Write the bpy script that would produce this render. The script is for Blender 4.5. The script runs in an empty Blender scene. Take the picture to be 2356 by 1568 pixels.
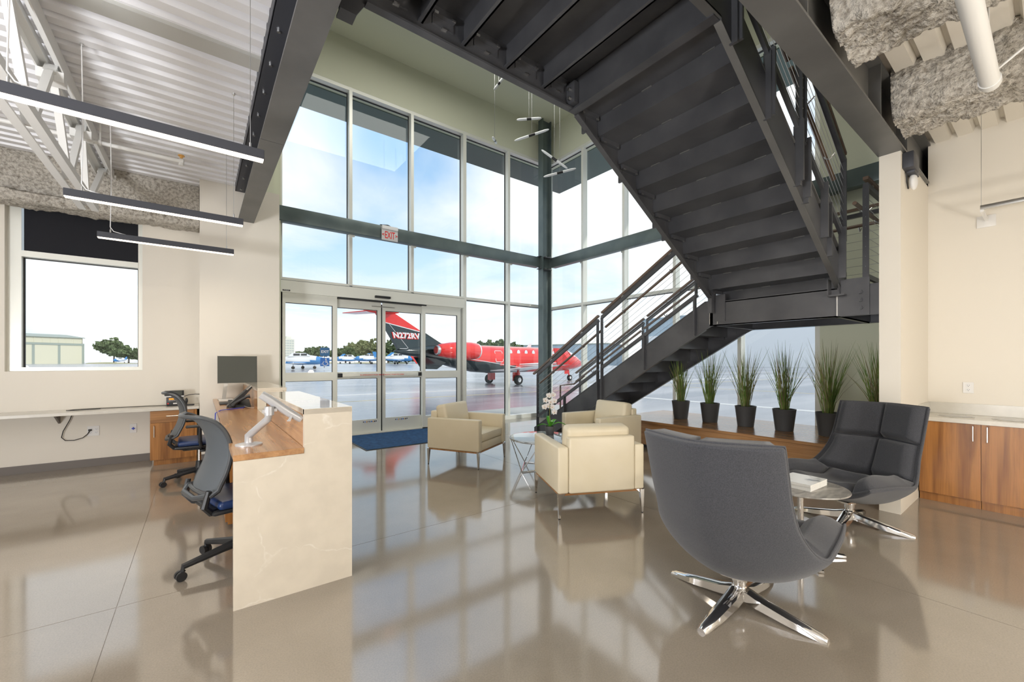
import bpy, bmesh, math, random
from mathutils import Vector, Matrix, noise
PI = math.pi
sc = bpy.context.scene
COL = sc.collection
random.seed(7)

# ------------------------------------------------------------------ camera
cam_d = bpy.data.cameras.new('camera'); cam = bpy.data.objects.new('camera', cam_d); COL.objects.link(cam)
cam_d.sensor_width = 36.0; cam_d.lens = 36.0*951.85/2356; cam_d.shift_y = 48.8/2356; cam_d.clip_end = 2000; cam_d.clip_start = .05
cam.location = (0, 0, 1.4); cam.rotation_euler = (PI/2, 0, -math.radians(37.066))
sc.camera = cam

# ------------------------------------------------------------------ sky, exposure
sc.view_settings.view_transform = 'Standard'; sc.view_settings.look = 'None'
sc.view_settings.exposure = 0.0; sc.view_settings.gamma = 1.0; sc.view_settings.use_curve_mapping = False
W = bpy.data.worlds.new('sky'); sc.world = W; W.use_nodes = True
nt = W.node_tree; nt.nodes.clear()
def N(t, typ, **k):
    n = t.nodes.new(typ)
    for a, b in k.items():
        if a == 'ins':
            for i, v in b.items(): n.inputs[i].default_value = v
        else: setattr(n, a, b)
    return n
def ramp(t, stops, fac=None):
    r = N(t, 'ShaderNodeValToRGB'); e = r.color_ramp.elements
    while len(e) < len(stops): e.new(.5)
    for i, (p, c) in enumerate(stops): e[i].position = p; e[i].color = (*c, 1) if len(c) == 3 else c
    if fac is not None: t.links.new(fac, r.inputs[0])
    return r
tc = N(nt, 'ShaderNodeTexCoord'); sep = N(nt, 'ShaderNodeSeparateXYZ'); nt.links.new(tc.outputs['Generated'], sep.inputs[0])
zz = N(nt, 'ShaderNodeMath', operation='MAXIMUM', ins={1: 0.0}); nt.links.new(sep.outputs[2], zz.inputs[0])
za = N(nt, 'ShaderNodeMath', operation='ADD', ins={1: 0.22}); nt.links.new(zz.outputs[0], za.inputs[0])
dx = N(nt, 'ShaderNodeMath', operation='DIVIDE'); nt.links.new(sep.outputs[0], dx.inputs[0]); nt.links.new(za.outputs[0], dx.inputs[1])
dy = N(nt, 'ShaderNodeMath', operation='DIVIDE'); nt.links.new(sep.outputs[1], dy.inputs[0]); nt.links.new(za.outputs[0], dy.inputs[1])
cmb = N(nt, 'ShaderNodeCombineXYZ', ins={2: 3.1}); nt.links.new(dx.outputs[0], cmb.inputs[0]); nt.links.new(dy.outputs[0], cmb.inputs[1])
cmap = N(nt, 'ShaderNodeMapping', ins={1: (1.7, .2, 0)}); nt.links.new(cmb.outputs[0], cmap.inputs[0])
cn = N(nt, 'ShaderNodeTexNoise', ins={'Scale': .7, 'Detail': 7, 'Roughness': .52, 'Distortion': .35}); nt.links.new(cmap.outputs[0], cn.inputs['Vector'])
cl = ramp(nt, [(.34, (0, 0, 0)), (.53, (1, 1, 1))], cn.outputs[0])
blue = ramp(nt, [(0, (.80, .90, 1.0)), (.22, (.58, .78, .97)), (.45, (.25, .49, .82)), (1, (.22, .45, .8))], zz.outputs[0])
mx = N(nt, 'ShaderNodeMix', data_type='RGBA'); nt.links.new(cl.outputs[0], mx.inputs[0]); nt.links.new(blue.outputs[0], mx.inputs[6])
mx.inputs[7].default_value = (.98, .985, 1.0, 1)
bg = N(nt, 'ShaderNodeBackground', ins={1: 1.22}); nt.links.new(mx.outputs[2], bg.inputs[0])
wo = N(nt, 'ShaderNodeOutputWorld'); nt.links.new(bg.outputs[0], wo.inputs[0])

# ------------------------------------------------------------------ added fill lights without fixtures, camera-flash stand-in, and the sun
def area(name, loc, size, power, col=(1, .93, .82), aim=None, sy=None):
    l = bpy.data.lights.new(name, 'AREA'); l.energy = power; l.color = col; l.size = size
    if sy: l.shape = 'RECTANGLE'; l.size_y = sy
    o = bpy.data.objects.new(name, l); COL.objects.link(o); o.location = loc
    if aim: o.rotation_euler = (Vector(aim)-Vector(loc)).to_track_quat('-Z', 'Y').to_euler()
    return o
def point_light(name, loc, power, r=.25, col=(1, .93, .84)):
    l = bpy.data.lights.new(name, 'POINT'); l.energy = power; l.color = col; l.shadow_soft_size = r
    o = bpy.data.objects.new(name, l); COL.objects.link(o); o.location = loc; return o
area('lobby_fill', (-.8, -1.8, 3.7), 2.4, 75, (1, .94, .86), sy=2.4)  # added fill behind the camera, no ceiling fixture here
area('lobby_fill', (3.0, -2.2, 3.5), 2.4, 25, (1, .93, .82), sy=2.0)  # second added fill, for the right side; no fixture either
area('upper_fill', (3.4, 5.2, 7.4), 3.0, 120, (1, .97, .90), sy=2.5)  # unseen fill added under the upper ceiling to brighten the tall space
area('up_fill', (-3.6, .6, 1.0), 1.2, 330, (.96, .97, 1), aim=(-2.2, 1.8, 4))  # added fill thrown upward to whiten the left roof deck
point_light('flash_fill', (2.45, -2.0, 1.4), 100, .25, (1, .96, .91))  # unseen flash-like fill, added to lift the dark steel
point_light('flash_fill', (3.6, -1.92, 1.0), 95, .09, (1, .94, .86))  # stands in for a camera flash on the right; no lamp stands here
sun = bpy.data.lights.new('sun', 'SUN'); sun.energy = 1.6; sun.angle = .02; sun.color = (1, .95, .88)
so = bpy.data.objects.new('sun', sun); COL.objects.link(so); so.rotation_euler = (Vector((-.35, .80, -.55))).to_track_quat('-Z', 'Y').to_euler()

# ------------------------------------------------------------------ materials
def pmat(name, col, rough=.5, metal=0., **k):
    m = bpy.data.materials.new(name); m.use_nodes = True; b = m.node_tree.nodes['Principled BSDF']
    b.inputs['Base Color'].default_value = (*col, 1); b.inputs['Roughness'].default_value = rough; b.inputs['Metallic'].default_value = metal
    for a, v in k.items(): b.inputs[a.replace('_', ' ')].default_value = v
    return m
def noisy(name, c1, c2, scale=8, detail=4, rough=.5, metal=0., bump=0., bscale=None, lo=.35, hi=.65, stretch=None, dist=0., rvar=0., **k):
    m = pmat(name, c1, rough, metal, **k); t = m.node_tree; b = t.nodes['Principled BSDF']
    tcn = N(t, 'ShaderNodeTexCoord'); src = tcn.outputs['Object']
    if stretch:
        mp = N(t, 'ShaderNodeMapping', ins={3: stretch}); t.links.new(src, mp.inputs[0]); src = mp.outputs[0]
    n = N(t, 'ShaderNodeTexNoise', ins={'Scale': scale, 'Detail': detail, 'Distortion': dist}); t.links.new(src, n.inputs['Vector'])
    r = ramp(t, [(lo, c1), (hi, c2)], n.outputs[0]); t.links.new(r.outputs[0], b.inputs['Base Color'])
    if rvar:
        mr = N(t, 'ShaderNodeMapRange', ins={3: rough-rvar, 4: rough+rvar}); t.links.new(n.outputs[0], mr.inputs[0]); t.links.new(mr.outputs[0], b.inputs['Roughness'])
    if bump:
        n2 = N(t, 'ShaderNodeTexNoise', ins={'Scale': bscale or scale*4, 'Detail': 5}); t.links.new(tcn.outputs['Object'], n2.inputs['Vector'])
        bp = N(t, 'ShaderNodeBump', ins={'Strength': bump, 'Distance': .01}); t.links.new(n2.outputs[0], bp.inputs['Height']); t.links.new(bp.outputs[0], b.inputs['Normal'])
    return m
def wood(name, axis, c1=(.20, .085, .028), c2=(.46, .23, .085), rough=.32):
    m = pmat(name, c2, rough, 0., Specular_IOR_Level=.5, IOR=1.5 if axis != 1 else 1.85); t = m.node_tree; b = t.nodes['Principled BSDF']
    s = [13., 13., 13.]; s[axis] = .9
    tcn = N(t, 'ShaderNodeTexCoord'); mp = N(t, 'ShaderNodeMapping', ins={3: s}); t.links.new(tcn.outputs['Object'], mp.inputs[0])
    n = N(t, 'ShaderNodeTexNoise', ins={'Scale': 1.0, 'Detail': 4, 'Distortion': .9}); t.links.new(mp.outputs[0], n.inputs['Vector'])
    s2 = [90., 90., 90.]; s2[axis] = 2.
    mp2 = N(t, 'ShaderNodeMapping', ins={3: s2}); t.links.new(tcn.outputs['Object'], mp2.inputs[0])
    n2 = N(t, 'ShaderNodeTexNoise', ins={'Scale': 1.0, 'Detail': 3}); t.links.new(mp2.outputs[0], n2.inputs['Vector'])
    ad = N(t, 'ShaderNodeMix', data_type='FLOAT', ins={0: .28}); t.links.new(n.outputs[0], ad.inputs[2]); t.links.new(n2.outputs[0], ad.inputs[3])
    mid = tuple((a+c)/2 for a, c in zip(c1, c2))
    r = ramp(t, [(.30, c1), (.47, mid), (.62, c2), (.75, mid)], ad.outputs[0]); t.links.new(r.outputs[0], b.inputs['Base Color'])
    return m
M = {}
M['wall'] = pmat('painted_wall', (.80, .755, .67), .55)
M['wall_up'] = pmat('upper_wall_dim_tint', (.70, .72, .57), .6)  # same wall paint, with dim greenish light mixed into its colour
M['mull'] = pmat('clear_anodised_aluminium', (.84, .85, .79), .36, .2)
M['gasket'] = pmat('black_gasket', (.02, .022, .025), .5)
M['steel'] = noisy('dark_painted_steel', (.080, .082, .090), (.112, .114, .122), 3, 5, .31, .3, bump=.02, rvar=.06)
M['steelb'] = noisy('blue_grey_steel', (.11, .145, .15), (.155, .195, .19), 2.5, 5, .38, .3, rvar=.06)
M['beam'] = noisy('mill_grey_steel', (.13, .13, .128), (.18, .18, .176), 1.8, 6, .42, .35, rvar=.06)
M['white_metal'] = pmat('white_painted_steel', (.80, .80, .78), .42)
M['deck'] = pmat('white_roof_deck', (.84, .84, .86), .45, .1)
M['deckw'] = pmat('cream_floor_deck', (.80, .76, .68), .5)
M['pan'] = pmat('grey_flat_pan', (.50, .50, .47), .5)
M['woodx'] = wood('walnut_grain_x', 0); M['woody'] = wood('walnut_grain_y', 1, (.27, .12, .042), (.50, .265, .11), .2); M['woodz'] = wood('walnut_grain_z', 2, (.16, .058, .014), (.42, .185, .05))
M['rail'] = wood('dark_rail_wood', 1, (.10, .06, .035), (.17, .10, .06), .4)
M['chrome'] = pmat('chrome', (.80, .80, .81), .06, 1.)
M['brushed'] = pmat('brushed_steel', (.62, .62, .61), .28, 1.)
M['cable'] = pmat('stainless_cable', (.55, .56, .57), .3, .9)
M['leather'] = noisy('cream_leather', (.70, .62, .45), (.73, .65, .49), 3, 3, .38, 0, bump=.05, bscale=160)
M['fabric'] = noisy('charcoal_wool', (.038, .041, .051), (.068, .071, .083), 220, 3, .9, 0, bump=.25, bscale=350, Sheen_Weight=.25)
M['black'] = pmat('black_plastic', (.018, .019, .021), .42)
M['dgrey'] = pmat('dark_grey_plastic', (.05, .055, .06), .35)
M['mesh'] = pmat('grey_chair_mesh', (.075, .088, .10), .42, 0., Specular_IOR_Level=.7)
M['vinyl'] = pmat('navy_vinyl', (.012, .035, .12), .35)
M['mat'] = noisy('blue_carpet', (.008, .05, .14), (.018, .09, .22), 14, 6, .95, 0, bump=.5, bscale=200)
M['white'] = pmat('white_plastic', (.82, .82, .82), .4)
M['plate'] = pmat('white_cover_plate', (.80, .79, .77), .35)
M['screen'] = pmat('blank_screen', (.05, .055, .045), .35)
M['paper'] = pmat('paper', (.82, .81, .78), .6)
M['pot'] = pmat('matt_grey_pot', (.075, .077, .08), .5)
M['soil'] = noisy('dark_soil', (.02, .015, .01), (.05, .04, .03), 60, 4, .9)
M['blade'] = noisy('grass_blade_green', (.10, .21, .03), (.26, .34, .08), 9, 3, .55)
M['blade2'] = noisy('grass_blade_brown', (.22, .18, .09), (.32, .30, .13), 9, 3, .6)
M['leafg'] = noisy('orchid_leaf', (.06, .28, .02), (.12, .40, .04), 6, 3, .3)
M['stem'] = pmat('orchid_stem', (.22, .20, .05), .5)
M['petal'] = pmat('orchid_petal', (.86, .82, .80), .5, 0., Subsurface_Weight=.1)
M['ylip'] = pmat('orchid_lip', (.75, .42, .12), .5)
M['red'] = pmat('red_print', (.75, .02, .02), .4)
M['sblue'] = pmat('sign_navy', (.03, .15, .36), .35); M['silver'] = pmat('silver_paint', (.50, .50, .51), .3, .3)
M['sblue2'] = pmat('sign_blue', (.02, .17, .62), .35)
M['swhite'] = pmat('sign_white', (.85, .87, .9), .4)
M['blind'] = pmat('black_roller_blind', (.010, .011, .016), .85)
M['base'] = pmat('grey_rubber_base', (.17, .15, .135), .5)
M['orange'] = pmat('orange_display', (.9, .25, .02), .4, 0., Emission_Color=(1, .3, .02, 1), Emission_Strength=1.0)
M['bluecord'] = pmat('blue_cord', (.02, .05, .5), .5)
M['cord'] = pmat('black_cord', (.015, .015, .015), .5)
M['lamp'] = pmat('lit_diffuser', (1, .9, .75), .5, 0., Emission_Color=(1, .86, .68, 1), Emission_Strength=4.0)
M['fixture'] = pmat('black_fixture', (.05, .053, .065), .45, .2)
M['lampoff'] = pmat('opal_glass_tube', (.80, .84, .86), .35)
M['asphalt'] = noisy('apron_asphalt', (.24, .25, .29), (.46, .47, .50), .16, 6, .22, 0, stretch=(.25, 1.6, 1), rvar=.12, lo=.40, hi=.66)
M['aprcon'] = noisy('apron_concrete', (.45, .45, .42), (.55, .54, .51), .8, 5, .6)
M['yline'] = pmat('yellow_paint', (.65, .55, .30), .6)
M['wline'] = pmat('white_paint', (.7, .7, .7), .6)
M['soffit'] = pmat('dark_green_soffit', (.10, .15, .14), .45)
M['jred'] = pmat('red_jet_paint', (.80, .025, .018), .12, 0., Coat_Weight=.6)
M['jblack'] = pmat('black_jet_paint', (.012, .028, .032), .10, 0., Coat_Weight=.6)
M['jwhite'] = pmat('white_aircraft_paint', (.80, .82, .84), .2)
M['jblue'] = pmat('blue_aircraft_paint', (.06, .27, .62), .25)
M['jglass'] = pmat('aircraft_window', (.75, .80, .84), .1)
M['dglass'] = pmat('dark_aircraft_window', (.03, .04, .05), .08)
M['tyre'] = pmat('tyre_rubber', (.015, .015, .015), .8)
M['leaf'] = noisy('tree_leaves', (.09, .15, .07), (.22, .28, .13), 1.6, 5, .8, 0)
M['leaf2'] = noisy('dry_tree_leaves', (.20, .24, .11), (.36, .38, .20), 1.6, 5, .8, 0)
M['bark'] = pmat('bark', (.10, .07, .05), .9)
M['grass'] = noisy('dry_grass', (.30, .30, .14), (.42, .38, .20), .2, 5, .9)
M['hbeige'] = pmat('beige_cladding', (.72, .70, .55), .6)
M['hblue'] = pmat('blue_grey_cladding', (.42, .54, .64), .5)
M['hblue2'] = pmat('pale_white_cladding', (.80, .85, .90), .5)
M['hgreen'] = pmat('grey_green_trim', (.35, .40, .36), .5)
M['tower'] = pmat('tower_facing', (.72, .72, .64), .7)
M['twin'] = pmat('tower_window', (.50, .55, .52), .3)
# thin pane: see-through with a real fresnel reflection
g = bpy.data.materials.new('clear_pane'); g.use_nodes = True; t = g.node_tree; t.nodes.remove(t.nodes['Principled BSDF'])
tr = N(t, 'ShaderNodeBsdfTransparent', ins={0: (.97, .985, .98, 1)}); gl = N(t, 'ShaderNodeBsdfGlossy', ins={0: (.9, .95, .95, 1), 1: .01})
fr = N(t, 'ShaderNodeFresnel', ins={0: 1.5}); ms = N(t, 'ShaderNodeMixShader')
geo = N(t, 'ShaderNodeNewGeometry'); inv = N(t, 'ShaderNodeMath', operation='SUBTRACT', ins={0: 1.0}); t.links.new(geo.outputs['Backfacing'], inv.inputs[1])
mulf = N(t, 'ShaderNodeMath', operation='MULTIPLY'); t.links.new(fr.outputs[0], mulf.inputs[0]); t.links.new(inv.outputs[0], mulf.inputs[1])
t.links.new(mulf.outputs[0], ms.inputs[0]); t.links.new(tr.outputs[0], ms.inputs[1]); t.links.new(gl.outputs[0], ms.inputs[2])
t.links.new(ms.outputs[0], t.nodes['Material Output'].inputs[0]); M['glass'] = g
# polished concrete floor
m = pmat('polished_concrete', (.36, .31, .25), .09, 0., Specular_IOR_Level=.5, IOR=2.3); t = m.node_tree; b = t.nodes['Principled BSDF']
tcn = N(t, 'ShaderNodeTexCoord')
n1 = N(t, 'ShaderNodeTexNoise', ins={'Scale': .9, 'Detail': 6, 'Roughness': .6}); n2 = N(t, 'ShaderNodeTexNoise', ins={'Scale': 130, 'Detail': 3})
vo = N(t, 'ShaderNodeTexVoronoi', ins={'Scale': 55})
for n in (n1, n2, vo): t.links.new(tcn.outputs['Object'], n.inputs['Vector'])
r1 = ramp(t, [(.3, (.262, .225, .177)), (.7, (.335, .290, .233))], n1.outputs[0]); r2 = ramp(t, [(.35, (.92, .92, .92)), (.62, (1.04, 1.04, 1.04))], n2.outputs[0])
r3 = ramp(t, [(.05, (.55, .5, .45)), (.11, (1, 1, 1))], vo.outputs[0])
q1 = N(t, 'ShaderNodeMix', data_type='RGBA', blend_type='MULTIPLY', ins={0: 1.0}); q2 = N(t, 'ShaderNodeMix', data_type='RGBA', blend_type='MULTIPLY', ins={0: .5})
t.links.new(r1.outputs[0], q1.inputs[6]); t.links.new(r2.outputs[0], q1.inputs[7]); t.links.new(q1.outputs[2], q2.inputs[6]); t.links.new(r3.outputs[0], q2.inputs[7])
t.links.new(q2.outputs[2], b.inputs['Base Color'])
mr = N(t, 'ShaderNodeMapRange', ins={3: .05, 4: .13}); t.links.new(n1.outputs[0], mr.inputs[0]); t.links.new(mr.outputs[0], b.inputs['Roughness'])
M['floor'] = m
# quartz with pale veins
def quartz(name, base, vein, rough=.06, sc_=1.3):
    m = pmat(name, base, rough); t = m.node_tree; b = t.nodes['Principled BSDF']
    tcn = N(t, 'ShaderNodeTexCoord'); n0 = N(t, 'ShaderNodeTexNoise', ins={'Scale': 2.2, 'Detail': 5}); t.links.new(tcn.outputs['Object'], n0.inputs['Vector'])
    va = N(t, 'ShaderNodeVectorMath', operation='MULTIPLY_ADD', ins={1: (.45, .45, .45)}); t.links.new(n0.outputs['Color'], va.inputs[0]); t.links.new(tcn.outputs['Object'], va.inputs[2])
    mp = N(t, 'ShaderNodeMapping', ins={2: (.3, .55, .2)}); t.links.new(va.outputs[0], mp.inputs[0])
    vo = N(t, 'ShaderNodeTexVoronoi', feature='DISTANCE_TO_EDGE', ins={'Scale': sc_}); t.links.new(mp.outputs[0], vo.inputs['Vector'])
    n3 = N(t, 'ShaderNodeTexNoise', ins={'Scale': 9, 'Detail': 6}); t.links.new(tcn.outputs['Object'], n3.inputs['Vector'])
    rb = ramp(t, [(.35, tuple(c*.93 for c in base)), (.65, base)], n3.outputs[0])
    rv0 = ramp(t, [(.0, (1, 1, 1)), (.010, (0, 0, 0))], vo.outputs[0]); n5 = N(t, 'ShaderNodeTexNoise', ins={'Scale': 14, 'Detail': 5}); t.links.new(tcn.outputs['Object'], n5.inputs['Vector']); n6 = ramp(t, [(.42, (0, 0, 0)), (.60, (.6, .6, .6))], n5.outputs[0]); rv = N(t, 'ShaderNodeMix', data_type='RGBA', blend_type='MULTIPLY', ins={0: 1.0}); t.links.new(rv0.outputs[0], rv.inputs[6]); t.links.new(n6.outputs[0], rv.inputs[7])
    nm = N(t, 'ShaderNodeMix', data_type='RGBA'); t.links.new(rv.outputs[2], nm.inputs[0]); t.links.new(rb.outputs[0], nm.inputs[6]); nm.inputs[7].default_value = (*vein, 1)
    t.links.new(nm.outputs[2], b.inputs['Base Color']); return m
M['quartz'] = quartz('warm_quartz', (.66, .595, .49), (.78, .74, .66), .06, 1.6)
M['stone'] = quartz('pale_counter_quartz', (.68, .655, .59), (.60, .56, .50), .2, .9)
M['greytop'] = noisy('grey_marble_laminate', (.20, .19, .175), (.40, .38, .35), 7, 6, .3, 0, stretch=(1, 3, 1), dist=1.2)
# sprayed fireproofing
m = noisy('sprayed_fireproofing', (.30, .265, .22), (.68, .64, .57), 30, 8, .95, 0, bump=1.0, bscale=60, lo=.30, hi=.58)
m.node_tree.nodes['Bump'].inputs['Distance'].default_value = .03; M['spray'] = m

# ------------------------------------------------------------------ geometry helpers
class MB:
    def __init__(s): s.v = []; s.f = []; s.mi = []
    def add(s, vs, fs, mi=0):
        o = len(s.v); s.v += [tuple(v) for v in vs]; s.f += [tuple(i+o for i in f) for f in fs]; s.mi += [mi]*len(fs); return s
    def box(s, a, b, mi=0):
        x0, x1 = sorted((a[0], b[0])); y0, y1 = sorted((a[1], b[1])); z0, z1 = sorted((a[2], b[2]))
        return s.add([(x0, y0, z0), (x1, y0, z0), (x1, y1, z0), (x0, y1, z0), (x0, y0, z1), (x1, y0, z1), (x1, y1, z1), (x0, y1, z1)],
              [(0, 3, 2, 1), (4, 5, 6, 7), (0, 1, 5, 4), (1, 2, 6, 5), (2, 3, 7, 6), (3, 0, 4, 7)], mi)
    def rbox(s, a, b, r=.01, seg=2, mi=0):
        bm = bmesh.new(); x0, x1 = sorted((a[0], b[0])); y0, y1 = sorted((a[1], b[1])); z0, z1 = sorted((a[2], b[2]))
        bmesh.ops.create_cube(bm, size=1, matrix=Matrix.Translation(((x0+x1)/2, (y0+y1)/2, (z0+z1)/2)) @ Matrix.Diagonal((x1-x0, y1-y0, z1-z0, 1)))
        bmesh.ops.bevel(bm, geom=bm.edges[:], offset=r, segments=seg, profile=.5, affect='EDGES', clamp_overlap=True)
        return s.bm(bm, mi)
    def bm(s, bm, mi=0):
        bm.verts.index_update(); s.add([v.co.copy() for v in bm.verts], [[v.index for v in f.verts] for f in bm.faces], mi); bm.free(); return s
    def bar(s, p0, p1, w, h, up=(0, 0, 1), mi=0, taper=1.):
        p0 = Vector(p0); p1 = Vector(p1); d = (p1-p0).normalized(); up = Vector(up)
        x = d.cross(up)
        if x.length < 1e-5: x = d.cross(Vector((1, 0, 0)))
        x.normalize(); u = x.cross(d).normalized(); vs = []
        for p, k in ((p0, 1.), (p1, taper)):
            for sx, su in ((-1, -1), (1, -1), (1, 1), (-1, 1)): vs.append(p+x*(sx*w/2*k)+u*(su*h/2*k))
        return s.add(vs, [(0, 1, 2, 3), (7, 6, 5, 4), (0, 4, 5, 1), (1, 5, 6, 2), (2, 6, 7, 3), (3, 7, 4, 0)], mi)
    def tube(s, pts, r, seg=8, mi=0, caps=True, closed=False):
        pts = [Vector(p) for p in pts]; n = len(pts); rs = r if isinstance(r, (list, tuple)) else [r]*n; o = len(s.v); prev = None
        for i, p in enumerate(pts):
            if closed: d = pts[(i+1) % n]-pts[i-1]
            else: d = pts[min(i+1, n-1)]-pts[max(i-1, 0)]
            d.normalize()
            if prev is None:
                a = Vector((0, 0, 1)) if abs(d.z) < .9 else Vector((1, 0, 0)); x = d.cross(a).normalized()
            else:
                x = prev-d*prev.dot(d); x.normalize()
            prev = x; y = d.cross(x)
            for k in range(seg):
                t_ = 2*PI*k/seg; s.v.append(tuple(p+(x*math.cos(t_)+y*math.sin(t_))*rs[i]))
        for i in range(n if closed else n-1):
            for k in range(seg):
                a = o+i*seg+k; b_ = o+i*seg+(k+1) % seg; j = (i+1) % n; c = o+j*seg+(k+1) % seg; d_ = o+j*seg+k
                s.f.append((a, b_, c, d_)); s.mi.append(mi)
        if caps and not closed:
            s.f.append(tuple(o+k for k in range(seg))[::-1]); s.f.append(tuple(o+(n-1)*seg+k for k in range(seg))); s.mi += [mi, mi]
        return s
    def cyl(s, p0, p1, r, seg=16, mi=0, r2=None): return s.tube([p0, p1], [r, r if r2 is None else r2], seg, mi)
    def lathe(s, prof, c=(0, 0, 0), seg=24, mi=0, axis='z'):
        o = len(s.v); n = len(prof)
        for (r, z) in prof:
            for k in range(seg):
                a = 2*PI*k/seg; p = (r*math.cos(a), r*math.sin(a), z)
                if axis == 'x': p = (z, r*math.cos(a), r*math.sin(a))
                s.v.append((p[0]+c[0], p[1]+c[1], p[2]+c[2]))
        for i in range(n-1):
            for k in range(seg): s.f.append((o+i*seg+k, o+i*seg+(k+1) % seg, o+(i+1)*seg+(k+1) % seg, o+(i+1)*seg+k)); s.mi.append(mi)
        s.f.append(tuple(o+k for k in range(seg))[::-1]); s.f.append(tuple(o+(n-1)*seg+k for k in range(seg))); s.mi += [mi, mi]
        return s
    def prism(s, poly, axis, a, b, mi=0):
        def P(p, t_):
            return (t_, p[0], p[1]) if axis == 0 else ((p[0], t_, p[1]) if axis == 1 else (p[0], p[1], t_))
        n = len(poly); vs = [P(p, a) for p in poly]+[P(p, b) for p in poly]
        return s.add(vs, [tuple(range(n))[::-1], tuple(range(n, 2*n))]+[(i, (i+1) % n, n+(i+1) % n, n+i) for i in range(n)], mi)
    def sphere(s, c, r, sx=1, sy=1, sz=1, sub=2, mi=0):
        bm = bmesh.new(); bmesh.ops.create_icosphere(bm, subdivisions=sub, radius=r, matrix=Matrix.Translation(c) @ Matrix.Diagonal((sx, sy, sz, 1))); return s.bm(bm, mi)
    def grid(s, nu, nv, fn, mi=0, cu=False):
        o = len(s.v)
        for i in range(nu):
            for j in range(nv): s.v.append(tuple(fn(i/(nu-1) if not cu else i/nu, j/(nv-1))))
        for i in range(nu if cu else nu-1):
            for j in range(nv-1):
                k = (i+1) % nu; s.f.append((o+i*nv+j, o+k*nv+j, o+k*nv+j+1, o+i*nv+j+1)); s.mi.append(mi)
        return s
    def xf(s, mtx):
        s.v = [tuple(mtx @ Vector(v)) for v in s.v]; return s

def root_of(o):
    while o.parent: o = o.parent
    return o
def part(name, mb, mat, parent=None, ang=35, smooth=True, kind=None, label=None):
    off = Vector((0, 0, 0))
    if parent is not None:
        r = root_of(parent)
        if r.get('_w'): off = r.location.copy()
    me = bpy.data.meshes.new(name); me.from_pydata([(v[0]-off.x, v[1]-off.y, v[2]-off.z) for v in mb.v], [], mb.f)
    mats = mat if isinstance(mat, (list, tuple)) else [mat]
    for q in mats: me.materials.append(M[q] if isinstance(q, str) else q)
    if len(mats) > 1: me.polygons.foreach_set('material_index', mb.mi)
    bm = bmesh.new(); bm.from_mesh(me); bmesh.ops.recalc_face_normals(bm, faces=bm.faces); bm.to_mesh(me); bm.free()
    if smooth: me.shade_smooth(); me.set_sharp_from_angle(angle=math.radians(ang))
    o = bpy.data.objects.new(name, me); COL.objects.link(o)
    if parent is not None: o.parent = parent
    if kind: o['kind'] = kind
    if label: o['label'] = label
    return o
def thing(name, label, cat, loc=(0, 0, 0), rz=0., group=None, world=True):
    o = bpy.data.objects.new(name, None); COL.objects.link(o); o.location = loc; o.rotation_euler = (0, 0, rz); o.empty_display_size = .1
    if world: o['_w'] = 1
    if label: o['label'] = label
    if cat: o['category'] = cat
    if group: o['group'] = group
    return o
def struct(name, mb=None, mat=None, loc=(0, 0, 0), **k):
    if mb is None: o = thing(name, None, None, loc)
    else: o = part(name, mb, mat, **k)
    o['kind'] = 'structure'; return o
def solo(name, label, cat, mb, mat, group=None, **k):
    o = part(name, mb, mat, **k); o['label'] = label; o['category'] = cat
    if group: o['group'] = group
    return o
def copy_thing(o, loc, rz, label):
    def rec(a, p):
        c = a.copy(); COL.objects.link(c)
        if p is not None: c.parent = p
        for ch in a.children: rec(ch, c)
        return c
    c = rec(o, None); c.location = loc; c.rotation_euler = (0, 0, rz); c['label'] = label; return c
def text_mb(txt, size, mtx, depth=.002, bold=0., shear=0., spacing=1., align='CENTER'):
    cu = bpy.data.curves.new('t', 'FONT'); cu.body = txt; cu.size = size; cu.align_x = align; cu.align_y = 'CENTER'; cu.extrude = depth; cu.offset = bold; cu.shear = shear; cu.space_character = spacing; cu.resolution_u = 3
    ob = bpy.data.objects.new('t', cu); COL.objects.link(ob); bpy.context.view_layer.update()
    me = bpy.data.meshes.new_from_object(ob.evaluated_get(bpy.context.evaluated_depsgraph_get()))
    mb = MB().add([mtx @ v.co for v in me.vertices], [tuple(p.vertices) for p in me.polygons])
    bpy.data.objects.remove(ob); bpy.data.curves.remove(cu); bpy.data.meshes.remove(me); return mb
def face_y(x, y, z): return Matrix.Translation((x, y, z)) @ Matrix.Rotation(PI/2, 4, 'X')   # text read from -Y

# ================================================================== THE SETTING
YA, XB = 8.15, 7.36                      # inner faces of the two glass walls
ZC, ZF = 7.55, 4.0                       # upper ceiling, upper floor level
# floor: separate saw-cut slabs on a bed
fl = struct('floor', loc=(0, 0, 0))
part('floor_bed', MB().box((-5.4, -4.4, -.25), (7.6, 8.5, -.004)), 'floor', fl, smooth=False)
xs = [-5.2, -4.2, -.378, 3.445, 7.52]; ys = [-4.2, -.57, 3.248, 7.07, 8.42]
for i in range(4):
    for j in range(4):
        part('concrete_slab', MB().box((xs[i]+.002, ys[j]+.002, -.004), (xs[i+1]-.002, ys[j+1]-.002, 0)), 'floor', fl, smooth=False)
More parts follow.
